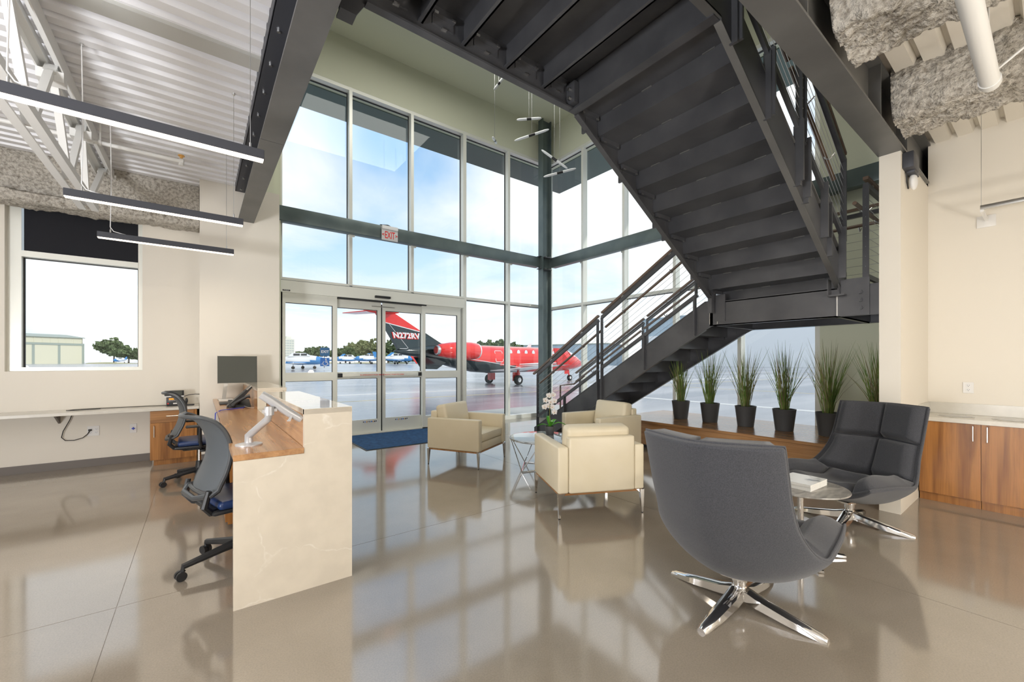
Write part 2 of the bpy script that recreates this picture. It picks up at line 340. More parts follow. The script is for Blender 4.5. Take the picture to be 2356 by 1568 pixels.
# walls
wl = struct('wall_left', loc=(0, 7.87, 0))
WX0, WX1, WZ0 = -1.925, -.648, 1.285
mb = MB().box((-5.4, 7.87, 0), (WX0, 8.25, ZF)).box((WX1, 7.87, 0), (.05, 8.25, ZF)).box((WX0, 7.87, 0), (WX1, 8.25, WZ0)).box((WX0, 7.87, 3.6), (WX1, 8.25, ZF))
part('wall_panel', mb, 'wall', wl, smooth=False)
struct('wall_pier', MB().box((0, 7.3, 0), (.99, 8.45, ZF)), 'wall', smooth=False)
struct('wall_front', MB().box((.99, YA, 6.64), (7.6, 8.5, ZC)).box((-5.4, 7.87, ZF), (.99, 8.45, ZC)).box((.95, 8.0, 0), (1.105, 8.45, 6.7)), 'wall_up', smooth=False)
struct('wall_corner', MB().box((XB, -4.4, 6.64), (7.7, 8.5, ZC)).box((XB, -4.4, 0), (7.7, 2.15, 6.64)), 'wall_up', smooth=False)
struct('wall_stub', MB().box((5.14, .88, 0), (7.36, 1.032, 3.344)), 'wall', smooth=False)
struct('wall_right', MB().box((6.45, -4.4, 0), (6.62, .88, ZF)), 'wall', smooth=False)
struct('wall_back', MB().box((-5.4, -4.4, 0), (7.6, -4.2, ZC)), 'wall', smooth=False)
struct('wall_side', MB().box((-5.4, -4.4, 0), (-5.2, 8.25, ZC)), 'wall', smooth=False)
struct('ceiling', MB().box((-5.4, -4.4, ZC), (7.7, 8.5, ZC+.2)), 'wall_up', smooth=False)
struct('baseboard_left', MB().box((-5.2, 7.855, 0), (-.55, 7.87, .10)).box((-.02, 7.285, 0), (0, 7.87, .1)).box((0, 7.285, 0), (.99, 7.3, .1)), 'base', smooth=False)
# ribbed decks: trapezoid ribs running along X
def ribbed(x0, x1, y0, y1, z, pitch, depth, up=.28):
    pr = []; y = y0; w = pitch
    while y < y1:
        for dy, dz in ((0, depth), (w*up, depth), (w*(up+.10), 0), (w*.90, 0)):
            if y+dy <= y1: pr.append((y+dy, z+dz))
        y += w
    pr.append((y1, z+depth)); n = len(pr); mb = MB()
    vs = [(x0, a, b) for a, b in pr]+[(x1, a, b) for a, b in pr]
    mb.add(vs, [(i, i+1, n+i+1, n+i) for i in range(n-1)])
    return mb
c1 = struct('ceiling', loc=(0, 0, 3.96))
part('roof_deck', ribbed(-5.2, .44, -1.0, 7.87, 3.96, .165, .055), 'deck', c1, ang=20)
part('deck_topping', MB().box((-5.3, -4.3, 4.02), (.6, 8.0, 4.12)), 'deck', c1, smooth=False)
part('flat_pan', MB().box((-.9, 4.035, 3.93), (.42, 4.215, 3.97)), 'pan', c1, smooth=False)
c2 = struct('ceiling', loc=(3, 0, 3.8))
part('floor_deck', ribbed(.6, 6.45, -4.2, .86, 3.80, .168, .06, .13), 'deckw', c2, ang=20)
part('deck_topping', MB().box((.6, -4.3, 3.865), (7.36, .95, 4.0)), 'deckw', c2, smooth=False)

# ---------------------------------------------------------------- glass wall, left (with the doors)
w1 = struct('window', loc=(4, YA, 0)); w1.name = 'window_1'
def mullion_A(x0, x1, z0, z1): part('mullion', MB().box((x0, YA, z0), (x1, YA+.15, z1)).box((x0+.012, YA+.15, z0), (x1-.012, YA+.19, z1)), 'mull', w1, smooth=False)
GA = YA+.135
mulsA = [(1.105, 1.150), (2.275, 2.334), (3.521, 3.582), (4.773, 4.856), (6.04, 6.10), (7.25, 7.36)]
for i, (a, b_) in enumerate(mulsA): mullion_A(a, b_, 2.86 if i in (1, 2) else 0, 6.64)
def bar_A(name, x0, x1, z0, z1): part(name, MB().box((x0, YA+.002, z0), (x1, YA+.15, z1)), 'mull', w1, smooth=False)
for i in range(5): bar_A('head', mulsA[i][1], mulsA[i+1][0], 6.575, 6.64)
for i in range(5):
    bar_A('transom', mulsA[i][1], mulsA[i+1][0], 2.83, 2.885)
for i in (3, 4): bar_A('sill', mulsA[i][1], mulsA[i+1][0], 0, .09)
def pane(x0, x1, y, z0, z1, parent): part('pane', MB().box((x0, y, z0), (x1, y+.012, z1)), 'glass', parent, smooth=False)
for i in range(5):
    a, b_ = mulsA[i][1], mulsA[i+1][0]
    part('gasket', MB().box((a, GA-.012, 6.563), (b_, GA+.02, 6.575)).box((a, GA-.012, 2.885), (b_, GA+.02, 2.895)).box((b_-.01, GA-.012, 2.885), (b_, GA+.02, 6.575)), 'gasket', w1, smooth=False)
    pane(a, b_, GA, 2.89, 6.57, w1)
for i in (3, 4):
    a, b_ = mulsA[i][1], mulsA[i+1][0]
    part('gasket', MB().box((a, GA-.012, 2.818), (b_, GA+.02, 2.83)).box((b_-.01, GA-.012, .09), (b_, GA+.02, 2.82)), 'gasket', w1, smooth=False)
    pane(a, b_, GA, .09, 2.82, w1)
# ---------------------------------------------------------------- glass wall, right
w2 = struct('window', loc=(XB, 5, 0)); w2.name = 'window_2'
GB = XB+.11; mulsB = [8.15]+[6.94-1.213*k for k in range(4)]+[2.15]
for k, y in enumerate(mulsB):
    part('mullion', MB().box((XB, y-.03, 0), (XB+.15, y+.03, 6.64)) if 0 < k < 5 else MB().box((XB, y-(0 if k else .0), 0), (XB+.15, y+(.06 if k else .15), 6.64)), 'mull', w2, smooth=False)
for k in range(5):
    y1, y0 = mulsB[k]-(.03 if k else 0), mulsB[k+1]+(.03 if k < 4 else .06)
    for nm, a, b_ in (('head', 6.575, 6.64), ('transom', 2.78, 2.84), ('sill', 0, .09)):
        part(nm, MB().box((XB+.002, y0, a), (XB+.15, y1, b_)), 'mull', w2, smooth=False)
    part('gasket', MB().box((GB-.01, y0, 6.563), (GB+.02, y1, 6.575)).box((GB-.01, y0, 2.77), (GB+.02, y1, 2.78)), 'gasket', w2, smooth=False)
    for a, b_ in ((.09, 2.78), (2.84, 6.575)):
        part('pane', MB().box((GB, y0, a), (GB+.012, y1, b_)), 'glass', w2, smooth=False)
# roof overhang outside
struct('trim', MB().box((-5.4, 8.5, 6.62), (8.9, 9.35, 6.72)).box((7.7, 1.0, 6.62), (8.9, 8.5, 6.72)).box((-5.4, 8.5, 6.72), (8.9, 9.35, 6.95)).box((7.7, 1.0, 6.72), (8.9, 8.5, 6.95)), 'soffit', smooth=False).name = 'trim_1'

# ---------------------------------------------------------------- left window
w3 = struct('window', loc=(-1.3, 7.95, 1.3)); w3.name = 'window_3'
FY = 7.95
mb = MB().box((-1.835, FY, WZ0), (-1.805, FY+.12, 3.6)).box((-.70, FY, WZ0), (WX1, FY+.12, 3.6)).box((WX0, FY+.01, WZ0), (-1.835, FY+.10, 3.6)).box((-1.805, FY, WZ0), (-.70, FY+.12, 1.335)).box((-1.805, FY, 3.5), (-.70, FY+.12, 3.6))
part('window_frame', mb, 'mull', w3, smooth=False)
part('middle_rail', MB().box((-1.805, FY-.01, 2.745), (-.70, FY+.12, 2.822)), 'mull', w3, smooth=False)
part('gasket', MB().box((-1.805, FY+.075, 1.335), (-1.79, FY+.10, 2.745)).box((-1.805, FY+.075, 2.735), (-.70, FY+.10, 2.745)).box((-.712, FY+.075, 1.335), (-.70, FY+.1, 2.745)), 'gasket', w3, smooth=False)
pane(-1.805, -.70, FY+.09, 1.335, 2.745, w3)
part('roller_blind', MB().box((-1.79, FY+.03, 2.822), (-.70, FY+.035, 3.5)).cyl((-1.79, FY+.04, 3.45), (-.70, FY+.04, 3.45), .03, 10), 'blind', w3)

# ---------------------------------------------------------------- automatic doors
d1 = struct('door', loc=(2.9, YA, 0)); d1.name = 'door_1'
part('header', MB().box((1.115, YA-.06, 2.62), (4.773, YA+.16, 2.825)), 'mull', d1, smooth=False)
part('header_reveal', MB().box((1.115, YA-.05, 2.825), (4.773, YA+.1, 2.832)).box((2.07, YA-.02, 2.596), (3.86, YA+.1, 2.62)), 'gasket', d1, smooth=False)
def framed(name, x0, x1, y, z0, z1, gl_, rail, wl_, wr_, bot, top, depth=.05):
    # one leaf: stiles, rails, two panes
    mb = MB().box((x0, y, z0), (gl_[0], y+depth, z1)).box((gl_[1], y, z0), (x1, y+depth, z1)).box((gl_[0], y, top), (gl_[1], y+depth, z1)).box((gl_[0], y, z0), (gl_[1], y+depth, bot)).box((gl_[0], y, rail[0]), (gl_[1], y+depth, rail[1]))
    o = part(name, mb, 'mull', d1, smooth=False)
    for a, b_ in ((bot, rail[0]), (rail[1], top)):
        part('pane', MB().box((gl_[0], y+.02, a), (gl_[1], y+.032, b_)), 'glass', o, smooth=False)
        part('gasket', MB().box((gl_[0], y+.012, b_-.009), (gl_[1], y+.038, b_)).box((gl_[1]-.009, y+.012, a), (gl_[1], y+.038, b_)), 'gasket', o, smooth=False)
    return o
s1 = framed('fixed_leaf', 1.125, 2.055, YA, 0, 2.62, (1.198, 1.976), (1.063, 1.215), 0, 0, .255, 2.447)
s2 = framed('fixed_leaf', 3.775, 4.70, YA, 0, 2.62, (3.845, 4.616), (1.063, 1.215), 0, 0, .255, 2.447)
s3 = framed('sliding_leaf', 2.0, 2.918, YA+.09, .02, 2.63, (2.081, 2.845), (1.085, 1.213), 0, 0, .272, 2.44)
s4 = framed('sliding_leaf', 2.952, 3.86, YA+.09, .02, 2.63, (3.01, 3.781), (1.085, 1.213), 0, 0, .275, 2.44)
for lf, xa, xb, blk in ((s3, 2.083, 2.905, (2.083, 2.165)), (s4, 2.965, 3.79, (3.70, 3.79))):
    part('push_bar', MB().rbox((xa, YA+.045, 1.115), (xb, YA+.09, 1.185), .006), 'mull', lf)
    part('push_bar_end', MB().rbox((blk[0], YA+.04, 1.112), (blk[1], YA+.09, 1.188), .006), 'black', lf)
part('push_bar_label', text_mb('IN EMERGENCY PUSH TO OPEN', .036, face_y(2.75, YA+.043, 1.15), .0008), 'red', s3, smooth=False)
part('push_bar_label', text_mb('IN EMERGENCY PUSH TO OPEN', .036, face_y(3.125, YA+.043, 1.15), .0008), 'red', s4, smooth=False)
for lf, xc in ((s3, 2.70), (s4, 3.35)):
    part('caution_strip', MB().box((xc-.145, YA+.086, .205), (xc+.145, YA+.09, .245)), 'swhite', lf, smooth=False)
    mb = MB(); rr = random.Random(3)
    for k in range(9):
        w_ = rr.uniform(.012, .025); x_ = xc-.14+k*.031; mb.box((x_, YA+.083, .21+rr.uniform(0, .01)), (x_+w_, YA+.086, .238), k % 4)
    part('caution_print', mb, ['black', 'sblue2', 'ylip', 'black'], lf, smooth=False)
part('door_frame', MB().box((1.106, YA-.02, 0), (1.125, YA+.15, 2.62)).box((4.70, YA+.01, 0), (4.773, YA+.15, 2.62)).box((1.106, YA, -.02), (4.773, YA+.15, .018)), 'mull', d1, smooth=False)
part('frame_shadow_gap', MB().box((1.125, YA-.001, .02), (1.13, YA, 2.6)).box((4.70, YA, 0), (4.708, YA+.01, 2.6)).box((4.735, YA, 0), (4.742, YA+.01, 2.82)).box((2.925, YA+.1, .02), (2.945, YA+.12, 2.56)), 'gasket', d1, smooth=False)
part('door_guide', MB().box((2.72, YA+.03, 2.50), (3.18, YA+.06, 2.515)), 'brushed', d1, smooth=False)
part('nameplate', MB().box((1.145, YA-.064, 2.638), (1.262, YA-.06, 2.662)), 'black', d1, smooth=False)
part('nameplate_lettering', text_mb('STANLEY', .022, face_y(1.203, YA-.065, 2.65), .0006), 'swhite', d1, smooth=False)
solo('motion_sensor', 'black motion sensor box on the door header', 'sensor', MB().rbox((2.735, YA-.12, 2.66), (3.045, YA-.06, 2.705), .012, 3), 'black')
# stickers on the left leaf
sg = thing('exit_sticker', 'navy square EXIT sticker on the left door pane', 'sign', (1.845, YA-.0, 1.59))
part('sticker', MB().prism([(1.763+.02*(1-math.cos(a))*sx_+(.164 if sx_ < 0 else 0), 1.514+.02*(1-math.sin(a))*sz_+(.155 if sz_ < 0 else 0)) for sx_, sz_, a in [(1, 1, k*PI/8) for k in range(5)]+[(-1, 1, PI/2-k*PI/8) for k in range(5)]+[(-1, -1, k*PI/8) for k in range(5)]+[(1, -1, PI/2-k*PI/8) for k in range(5)]], 1, YA+.014, YA+.019), 'sblue', sg, smooth=False)
part('lettering', text_mb('EXIT', .066, face_y(1.845, YA+.0125, 1.592), .001, .0015), 'swhite', sg, smooth=False)
sg = thing('accessibility_sticker', 'bright blue wheelchair symbol sticker below the EXIT sticker', 'sign', (1.845, YA, 1.40))
part('sticker', MB().box((1.765, YA+.014, 1.328), (1.922, YA+.019, 1.479)), 'sblue2', sg, smooth=False)
mb = MB().cyl((1.862, YA+.0125, 1.456), (1.862, YA+.0145, 1.456), .0125, 12)
for pa, pb in (((1.862, 1.44), (1.858, 1.398)), ((1.858, 1.42), (1.89, 1.42)), ((1.858, 1.398), (1.888, 1.396)), ((1.888, 1.396), (1.898, 1.36)), ((1.898, 1.36), (1.910, 1.364)), ((1.80, 1.366), (1.785, 1.366))):
    mb.bar((pa[0], YA+.0132, pa[1]), (pb[0], YA+.0132, pb[1]), .011, .002, up=(0, 1, 0))
mb.tube([(1.850+.040*math.cos(a), YA+.0132, 1.378+.040*math.sin(a)) for a in [math.radians(115+k*16) for k in range(16)]], .0055, 4)
part('wheelchair_symbol', mb, 'swhite', sg, smooth=False)

# ---------------------------------------------------------------- steelwork
def ibeam(mb, axis, a0, a1, c, z0, z1, w, tf=.015, tw=.012):
    def B(u0, u1, za, zb):
        if axis == 0: mb.box((a0, c+u0, za), (a1, c+u1, zb))
        else: mb.box((c+u0, a0, za), (c+u1, a1, zb))
    B(-w/2, w/2, z0, z0+tf); B(-w/2, w/2, z1-tf, z1); B(-tw/2, tw/2, z0+tf, z1-tf); return mb
b1 = thing('steel_beam', 'grey steel beam running from above the camera to the white pier', 'beam', (.55, 4, 3.5))
part('flange_plate', MB().box((.452, .95, 3.485), (.652, 4.492, 3.505)), 'beam', b1, smooth=False); part('flange_plate', MB().box((.452, 4.500, 3.485), (.652, 7.3, 3.505)), 'beam', b1, smooth=False)
part('web', MB().box((.54, .95, 3.5), (.56, 7.3, 3.95)), 'beam', b1, smooth=False)
part('top_flange', MB().box((.452, .95, 3.93), (.652, 7.3, 3.95)), 'beam', b1, smooth=False)
mb = MB().box((.415, 1.0, 3.865), (.53, 7.16, 3.88)).box((.41, 1.0, 3.865), (.42, 7.16, 3.99))
lg = part('ledger_angle', mb, 'fixture', b1, smooth=False)
mb = MB()
for k in range(14): part('bolt', MB().cyl((.47, 1.3+k*.44, 3.85), (.47, 1.3+k*.44, 3.866), .013, 6), 'brushed', lg)
b2 = thing('steel_beam', 'dark steel beam landing on the white wall end beside the stair', 'beam', (4, .95, 3.35))
part('bottom_flange', MB().box((.56, .855, 3.344), (5.14, 1.040, 3.362)).box((5.14, .855, 3.344), (6.33, .879, 3.362)), 'beam', b2, smooth=False)
part('web', MB().box((.56, .94, 3.36), (7.36, .955, 3.80)), 'beam', b2, smooth=False)
part('top_flange', MB().box((.56, .86, 3.79), (7.36, 1.04, 3.808)), 'beam', b2, smooth=False)
for x in (2.75, 4.35, 5.3): part('stiffener', MB().box((x, .862, 3.362), (x+.012, .94, 3.79)), 'beam', b2, smooth=False)
part('edge_plate', MB().box((.56, 1.03, 3.80), (7.36, 1.042, 4.05)), 'steel', b2, smooth=False)
b3 = thing('tube_beam', 'blue-grey tube beam across the left glass wall above the doors', 'beam', (4, 8.0, 3.95))
part('tube', MB().rbox((.99, 7.95, 3.815), (6.905, 8.14, 4.065), .012), 'steelb', b3)
for (a, b_) in mulsA[1:5]: part('mullion_clip', MB().box((a-.02, 8.10, 3.79), (b_+.03, 8.15, 3.815)), 'mull', b3, smooth=False)
b4 = thing('tube_beam', 'blue-grey tube beam across the right glass wall behind the stair', 'beam', (7.2, 5, 3.95))
part('tube', MB().rbox((7.18, 1.04, 3.815), (7.34, 7.86, 4.065), .012), 'steelb', b4)
for y in mulsB[1:5]: part('mullion_clip', MB().box((7.32, y-.06, 3.785), (7.36, y+.03, 3.815)), 'mull', b4, smooth=False)
c_ = thing('steel_column', 'dark green wide-flange steel column in the glass corner', 'column', (7.05, 7.93, 0))
part('flange', MB().box((6.90, 7.845, 0), (6.918, 8.02, ZC)), 'steelb', c_, smooth=False); part('flange', MB().box((7.172, 7.845, 0), (7.19, 8.02, ZC)), 'steelb', c_, smooth=False)
part('web', MB().box((6.918, 7.925, 0), (7.172, 7.94, ZC)), 'steelb', c_, smooth=False)
for z in (3.76, 4.07):
    part('gusset', MB().box((6.84, 7.90, z), (7.20, 8.02, z+.015)).box((6.93, 7.80, z-.03), (7.16, 7.925, z-.015)), 'steel', c_, smooth=False)
    for x in (6.96, 7.0, 7.09, 7.13): part('bolt', MB().cyl((x, 7.83, z-.015), (x, 7.83, z+.015), .012, 6), 'brushed', c_)

# sprayed fireproofing beams
def sprayed(name, label, box, seed, amp=.05, n=.035):
    (x0, y0, z0), (x1, y1, z1) = box; mb = MB()
    cx, cz = (x1-x0)/2, (z1-z0)/2
    along_y = (y1-y0) > (x1-x0)
    L = (y1-y0) if along_y else (x1-x0); wdt = (x1-x0) if along_y else (y1-y0)
    nu = int(L/n); per = []
    m_ = int(wdt/n); h_ = int((z1-z0)/n)
    for k in range(h_): per.append((0, 1-k/h_))
    for k in range(m_): per.append((k/m_, 0))
    for k in range(h_+1): per.append((1, k/h_))
    def fn(u, v):
        a, b_ = per[min(int(round(v*(len(per)-1))), len(per)-1)]
        # round the lower corners
        cxn = abs(a-.5)*2; r = .10*(max(0, cxn-.75)/.25)**2*(1-b_)
        w_ = a*wdt; z_ = z0+b_*(z1-z0)+r
        p = Vector((x0+w_, y0+u*L, z_)) if along_y else Vector((x0+u*L, y0+w_, z_))
        q = p*4+Vector((seed, seed*2, 0))
        d = noise.noise(q)*.5+noise.noise(q*3.1)*.35+noise.noise(q*7.3)*.34+noise.noise(q*14.7)*.20
        nrm = Vector((a-.5, 0, b_-1.0 if b_ < .5 else -.15)) if along_y else Vector((0, a-.5, b_-1.0 if b_ < .5 else -.15))
        return p+nrm.normalized()*d*amp
    mb.grid(nu, len(per), fn)
    o = n_ = len(per)
    mb.f.append(tuple(range(n_))); mb.mi.append(0); k0 = (nu-1)*n_; mb.f.append(tuple(range(k0, k0+n_))[::-1]); mb.mi.append(0)
    return solo(name, label, 'beam', mb, 'spray', ang=80)
sprayed('fireproofed_beam', 'rough grey sprayed beam at the ceiling nearest the right wall', ((4.62, -1.6, 3.45), (5.20, .852, 3.85)), 3., .07, .015)
sprayed('fireproofed_beam', 'rough grey sprayed beam at the ceiling behind the white pipe', ((3.10, -1.6, 3.45), (3.68, .852, 3.85)), 11., .07, .015)
fb = thing('fireproofed_beam', 'long rough grey sprayed beam over the left window', 'beam', (-2, 7.6, 3.5))
def spray_part(name, box, seed, amp, n=.028):
    o = sprayed(name, '', box, seed, amp, n); del o['label']; del o['category']; me = o.data
    for v in me.vertices: v.co -= fb.location
    o.parent = fb; return o
spray_part('web', (( -4.2, 7.60, 3.42), (-.005, 7.86, 4.0)), 5., .03)
spray_part('lower_flange', ((-4.2, 7.47, 3.335), (-.005, 7.862, 3.44)), 9., .05)

# white joist truss, left
tr_ = thing('roof_truss', 'white steel joist truss under the roof deck at upper left', 'truss', (-.95, 4, 3.1))
for x in (-1.03, -.93):
    part('top_chord', MB().box((x-.03, -1, 3.87), (x+.03, 7.55, 3.93)).box((x+(.02 if x > -1 else -.03), -1, 3.80), (x+(.03 if x > -1 else -.02), 7.55, 3.87)), 'white_metal', tr_, smooth=False)
    part('bottom_chord', MB().box((x-.03, -1, 3.085), (x+.03, 6.5, 3.10)).box((x+(.018 if x > -1 else -.03), -1, 3.10), (x+(.03 if x > -1 else -.018), 6.5, 3.15)), 'white_metal', tr_, smooth=False)
tops = [7.35, 6.15, 5.05, 3.95, 2.85, 1.7]; bots = [6.4, 5.6, 4.5, 3.4, 2.3]
for k in range(5):
    for a, b_ in ((tops[k], bots[k]), (tops[k+1], bots[k])):
        pts = [Vector((-.98, a+(b_-a)*t_, 3.86+(3.12-3.86)*t_)) for t_ in (0, .12, .22, .78, .88, 1)]
        mb = MB()
        for i in range(5):
            w0 = .05 if 1 <= i <= 3 else .035
            mb.bar(pts[i], pts[i+1], w0 if i in (1, 2, 3) else .03, .05 if i in (1, 2, 3) else .075, up=(1, 0, 0))
        part('web_member', mb, 'white_metal', tr_, smooth=False)
for k in range(1, 4): part('batten_plate', MB().box((-1.06, tops[k]-.06, 3.72), (-.9, tops[k]+.06, 3.80)), 'white_metal', tr_, smooth=False)

# pipes
pp = thing('sprinkler_pipe', 'thin white sprinkler pipe under the roof deck above the left window', 'pipe', (-1, 6.2, 3.75))
part('pipe', MB().cyl((-4, 6.2, 3.75), (-.17, 6.2, 3.75), .022, 12), 'white_metal', pp); part('elbow', MB().cyl((-.19, 6.2, 3.75), (-.15, 6.2, 3.75), .033, 12).cyl((-.17, 6.2, 3.70), (-.17, 6.2, 3.77), .026, 12), 'white_metal', pp)
part('sprinkler_head', MB().cyl((-.17, 6.2, 3.77), (-.17, 6.2, 3.815), .015, 10).cyl((-.17, 6.2, 3.81), (-.17, 6.2, 3.82), .032, 12), 'ylip', pp, label='brass sprinkler head')
part('hanger', MB().cyl((-.85, 6.2, 3.75), (-.85, 6.2, 3.97), .008, 8).cyl((-.86, 6.2, 3.75), (-.84, 6.2, 3.75), .032, 12), 'white_metal', pp)
pp = thing('white_pipe', 'thick white pipe with end cap below the rough beams at upper right', 'pipe', (3.2, .27, 3.2))
part('pipe', MB().cyl((1.2, .27, 3.2), (4.03, .27, 3.2), .046, 24), 'white_metal', pp); part('end_cap', MB().lathe([(.052, 4.02), (.052, 4.07), (.045, 4.10), (.02, 4.112)], (0, .27, 3.2), 24, axis='x'), 'white_metal', pp)
part('brace_rod', MB().cyl((4.0, .25, 3.23), (4.28, -.32, 3.77), .007, 8), 'white_metal', pp)
for x in (3.95, 1.5): part('hanger_rod', MB().cyl((x, .27, 3.24), (x, .27, 3.795), .006, 8), 'white_metal', pp)
cd = [(-.85, 5.62, 3.93), (-.80, 5.60, 3.90), (-.76, 5.58, 3.86), (-.74, 5.6, 3.7), (-.76, 5.62, 3.5), (-.77, 4.8, 3.2)]

# ================================================================== STAIR
st = thing('staircase', 'dark steel switchback staircase with cable rails and wooden handrails', 'staircase', (5.9, 4.5, 0))
R_, T_ = .182, .3035
ZL = 2.184                                # middle landing
X1, X2, YL, YR = 5.33, 6.50, 2.74, 1.37   # stringer planes
LY0 = 6.12                                # foot of the lower flight
def zl(y): return R_+(LY0-y)*R_/T_        # nosing line, lower flight
def zu(x): return ZL+R_+(5.543-x)*R_/T_   # nosing line, upper flight
# lower flight: bent-plate treads (tread + riser each)
for j in range(1, 12):
    y0 = LY0-T_*(j-1); y1 = y0-T_; z = R_*j
    mb = MB().box((X1+.012, y1, z-.035), (X2-.012, y0+.02, z)).box((X1+.012, y0, z-R_), (X2-.012, y0+.012, z-.035)).box((X1+.012, y0-.03, z-.07), (X1+.05, y1+.03, z-.035)).box((X2-.05, y0-.03, z-.07), (X2-.012, y1+.03, z-.035))
    part('tread', mb, 'steel', st, smooth=False)
part('tread', MB().box((X1+.012, 2.776, ZL-R_), (X2-.012, 2.788, ZL)), 'steel', st, smooth=False)
for x in (X1, X2):
    ya, yb = 6.32, 2.72
    poly = [(ya, 0), (ya, zl(ya)+.04), (yb+.10, zl(yb+.10)+.04), (yb, ZL+.02), (yb, ZL-.31), (yb+.1, zl(yb+.1)-.335), (5.78, zl(5.78)-.335), (5.72, 0)]
    sx = 1 if x == X1 else -1
    o = part('stringer', MB().prism(poly, 0, x, x+.012*sx), 'steel', st, smooth=False)
    mb = MB().bar((x+.02*sx, ya, zl(ya)+.035), (x+.02*sx, yb+.1, zl(yb+.1)+.035), .05, .012).bar((x+.02*sx, 5.75, zl(5.75)-.33), (x+.02*sx, yb+.1, zl(yb+.1)-.33), .05, .012)
    part('stringer_flange', mb, 'steel', o, smooth=False)
# upper flight
for j in range(1, 10):
    x0 = 5.543-T_*(j-1); x1 = x0-T_; z = ZL+R_*j
    mb = MB().box((x1, YR+.012, z-.035), (x0+.02, YL-.012, z)).box((x0, YR+.012, z-R_), (x0+.012, YL-.012, z-.035))
    mb.box((x1+.03, YL-.05, z-.075), (x0-.02, YL-.012, z-.035)).box((x1+.03, YR+.012, z-.075), (x0-.02, YR+.05, z-.035))
    o = part('tread', mb, 'steel', st, smooth=False)
    mb = MB()
    for y in (YR+.25, YR+.8, YR+1.12): mb.bar((x0-.004, y-.05, z-.039), (x0-.004, y+.05, z-.039), .010, .010)
    for (xa) in (x1+.05, x0-.06): mb.box((xa, YL-.055, z-.083), (xa+.03, YL-.045, z-.073))
    part('weld_bead', mb, 'beam', o, smooth=False, kind='stuff')
part('tread', MB().box((5.543-9*T_, YR+.012, ZF-R_), (5.555-9*T_, YL-.012, ZF-.03)), 'steel', st, smooth=False)
xt = 2.80
for y in (YL, YR):
    sy = -1 if y == YL else 1
    poly = [(5.43, ZL+.02), (5.43, ZL+.20), (xt, zu(xt)+.06), (xt, 3.705), (5.25, 3.705-(5.25-xt)*.604), (5.33, ZL-.1), (5.43, ZL-.1)]
    o = part('stringer', MB().prism(poly, 1, y, y+.012*sy), 'steel', st, smooth=False)
    mb = MB().bar((xt, y+.026*sy, 3.703), (5.33, y+.026*sy, 3.703-(5.33-xt)*.604), .052, .014).bar((xt, y+.026*sy, zu(xt)+.055), (5.45, y+.026*sy, zu(5.45)+.055), .052, .012)
    part('stringer_flange', mb, 'beam' if y == YR else 'steel', o, smooth=False)
# middle landing
zb = 1.873
part('landing_plate', MB().box((X1, 1.05, ZL-.012), (X2, 2.78, ZL)), 'steel', st, smooth=False)
o = part('landing_beam', MB().box((X1, 1.032, zb), (X1+.014, 2.76, ZL-.01)).box((X1, 1.40, zb), (X1+.07, 2.76, zb+.012)).box((X1, 1.40, ZL-.022), (X1+.07, 2.76, ZL-.012)), 'steel', st, smooth=False)
for y in (2.66, 2.76): part('weld_bead', MB().box((X1-.006, y-.004, zb+.02), (X1, y+.004, ZL-.06)), 'brushed', o, smooth=False)
o = part('bolted_plate', MB().box((X1-.014, 1.14, zb+.005), (X1, 1.40, ZL+.07)).box((X1-.10, 1.32, ZL-.10), (X1, 1.46, ZL-.085)).box((X1-.10, 1.455, ZL-.10), (X1, 1.463, ZL+.08)), 'steel', st, smooth=False)
for z in (zb+.075, zb+.155, zb+.235): part('bolt', MB().cyl((X1-.032, 1.21, z), (X1-.014, 1.21, z), .021, 6).cyl((X1-.04, 1.21, z), (X1-.03, 1.21, z), .011, 8), 'steel', o)
part('weld_bead', MB().box((X1-.02, 1.396, zb+.01), (X1-.012, 1.406, ZL-.10)), 'brushed', o, smooth=False)
for y in (1.38, 2.72): part('landing_edge_beam', MB().box((X1, y, zb), (X2, y+.014, ZL-.012)).box((X1, y-.04 if y > 2 else y, zb), (X2, y+.014 if y > 2 else y+.05, zb+.012)), 'steel', st, smooth=False)
part('landing_edge_beam', MB().box((X2-.014, 1.032, zb), (X2, 2.72, ZL-.012)).box((X2-.06, 1.032, zb), (X2, 2.72, zb+.012)), 'steel', st, smooth=False)
for x in (5.72, 6.1): part('landing_rib', MB().box((x, 1.40, zb+.12), (x+.012, 2.72, ZL-.012)), 'steel', st, smooth=False)
part('hanger_plate', MB().box((X1-.012, 2.56, ZL-.26), (X1, 2.68, ZL+.08)).box((X1-.09, 2.69, ZL-.15), (X1, 2.74, ZL+.10)), 'steel', st, smooth=False)
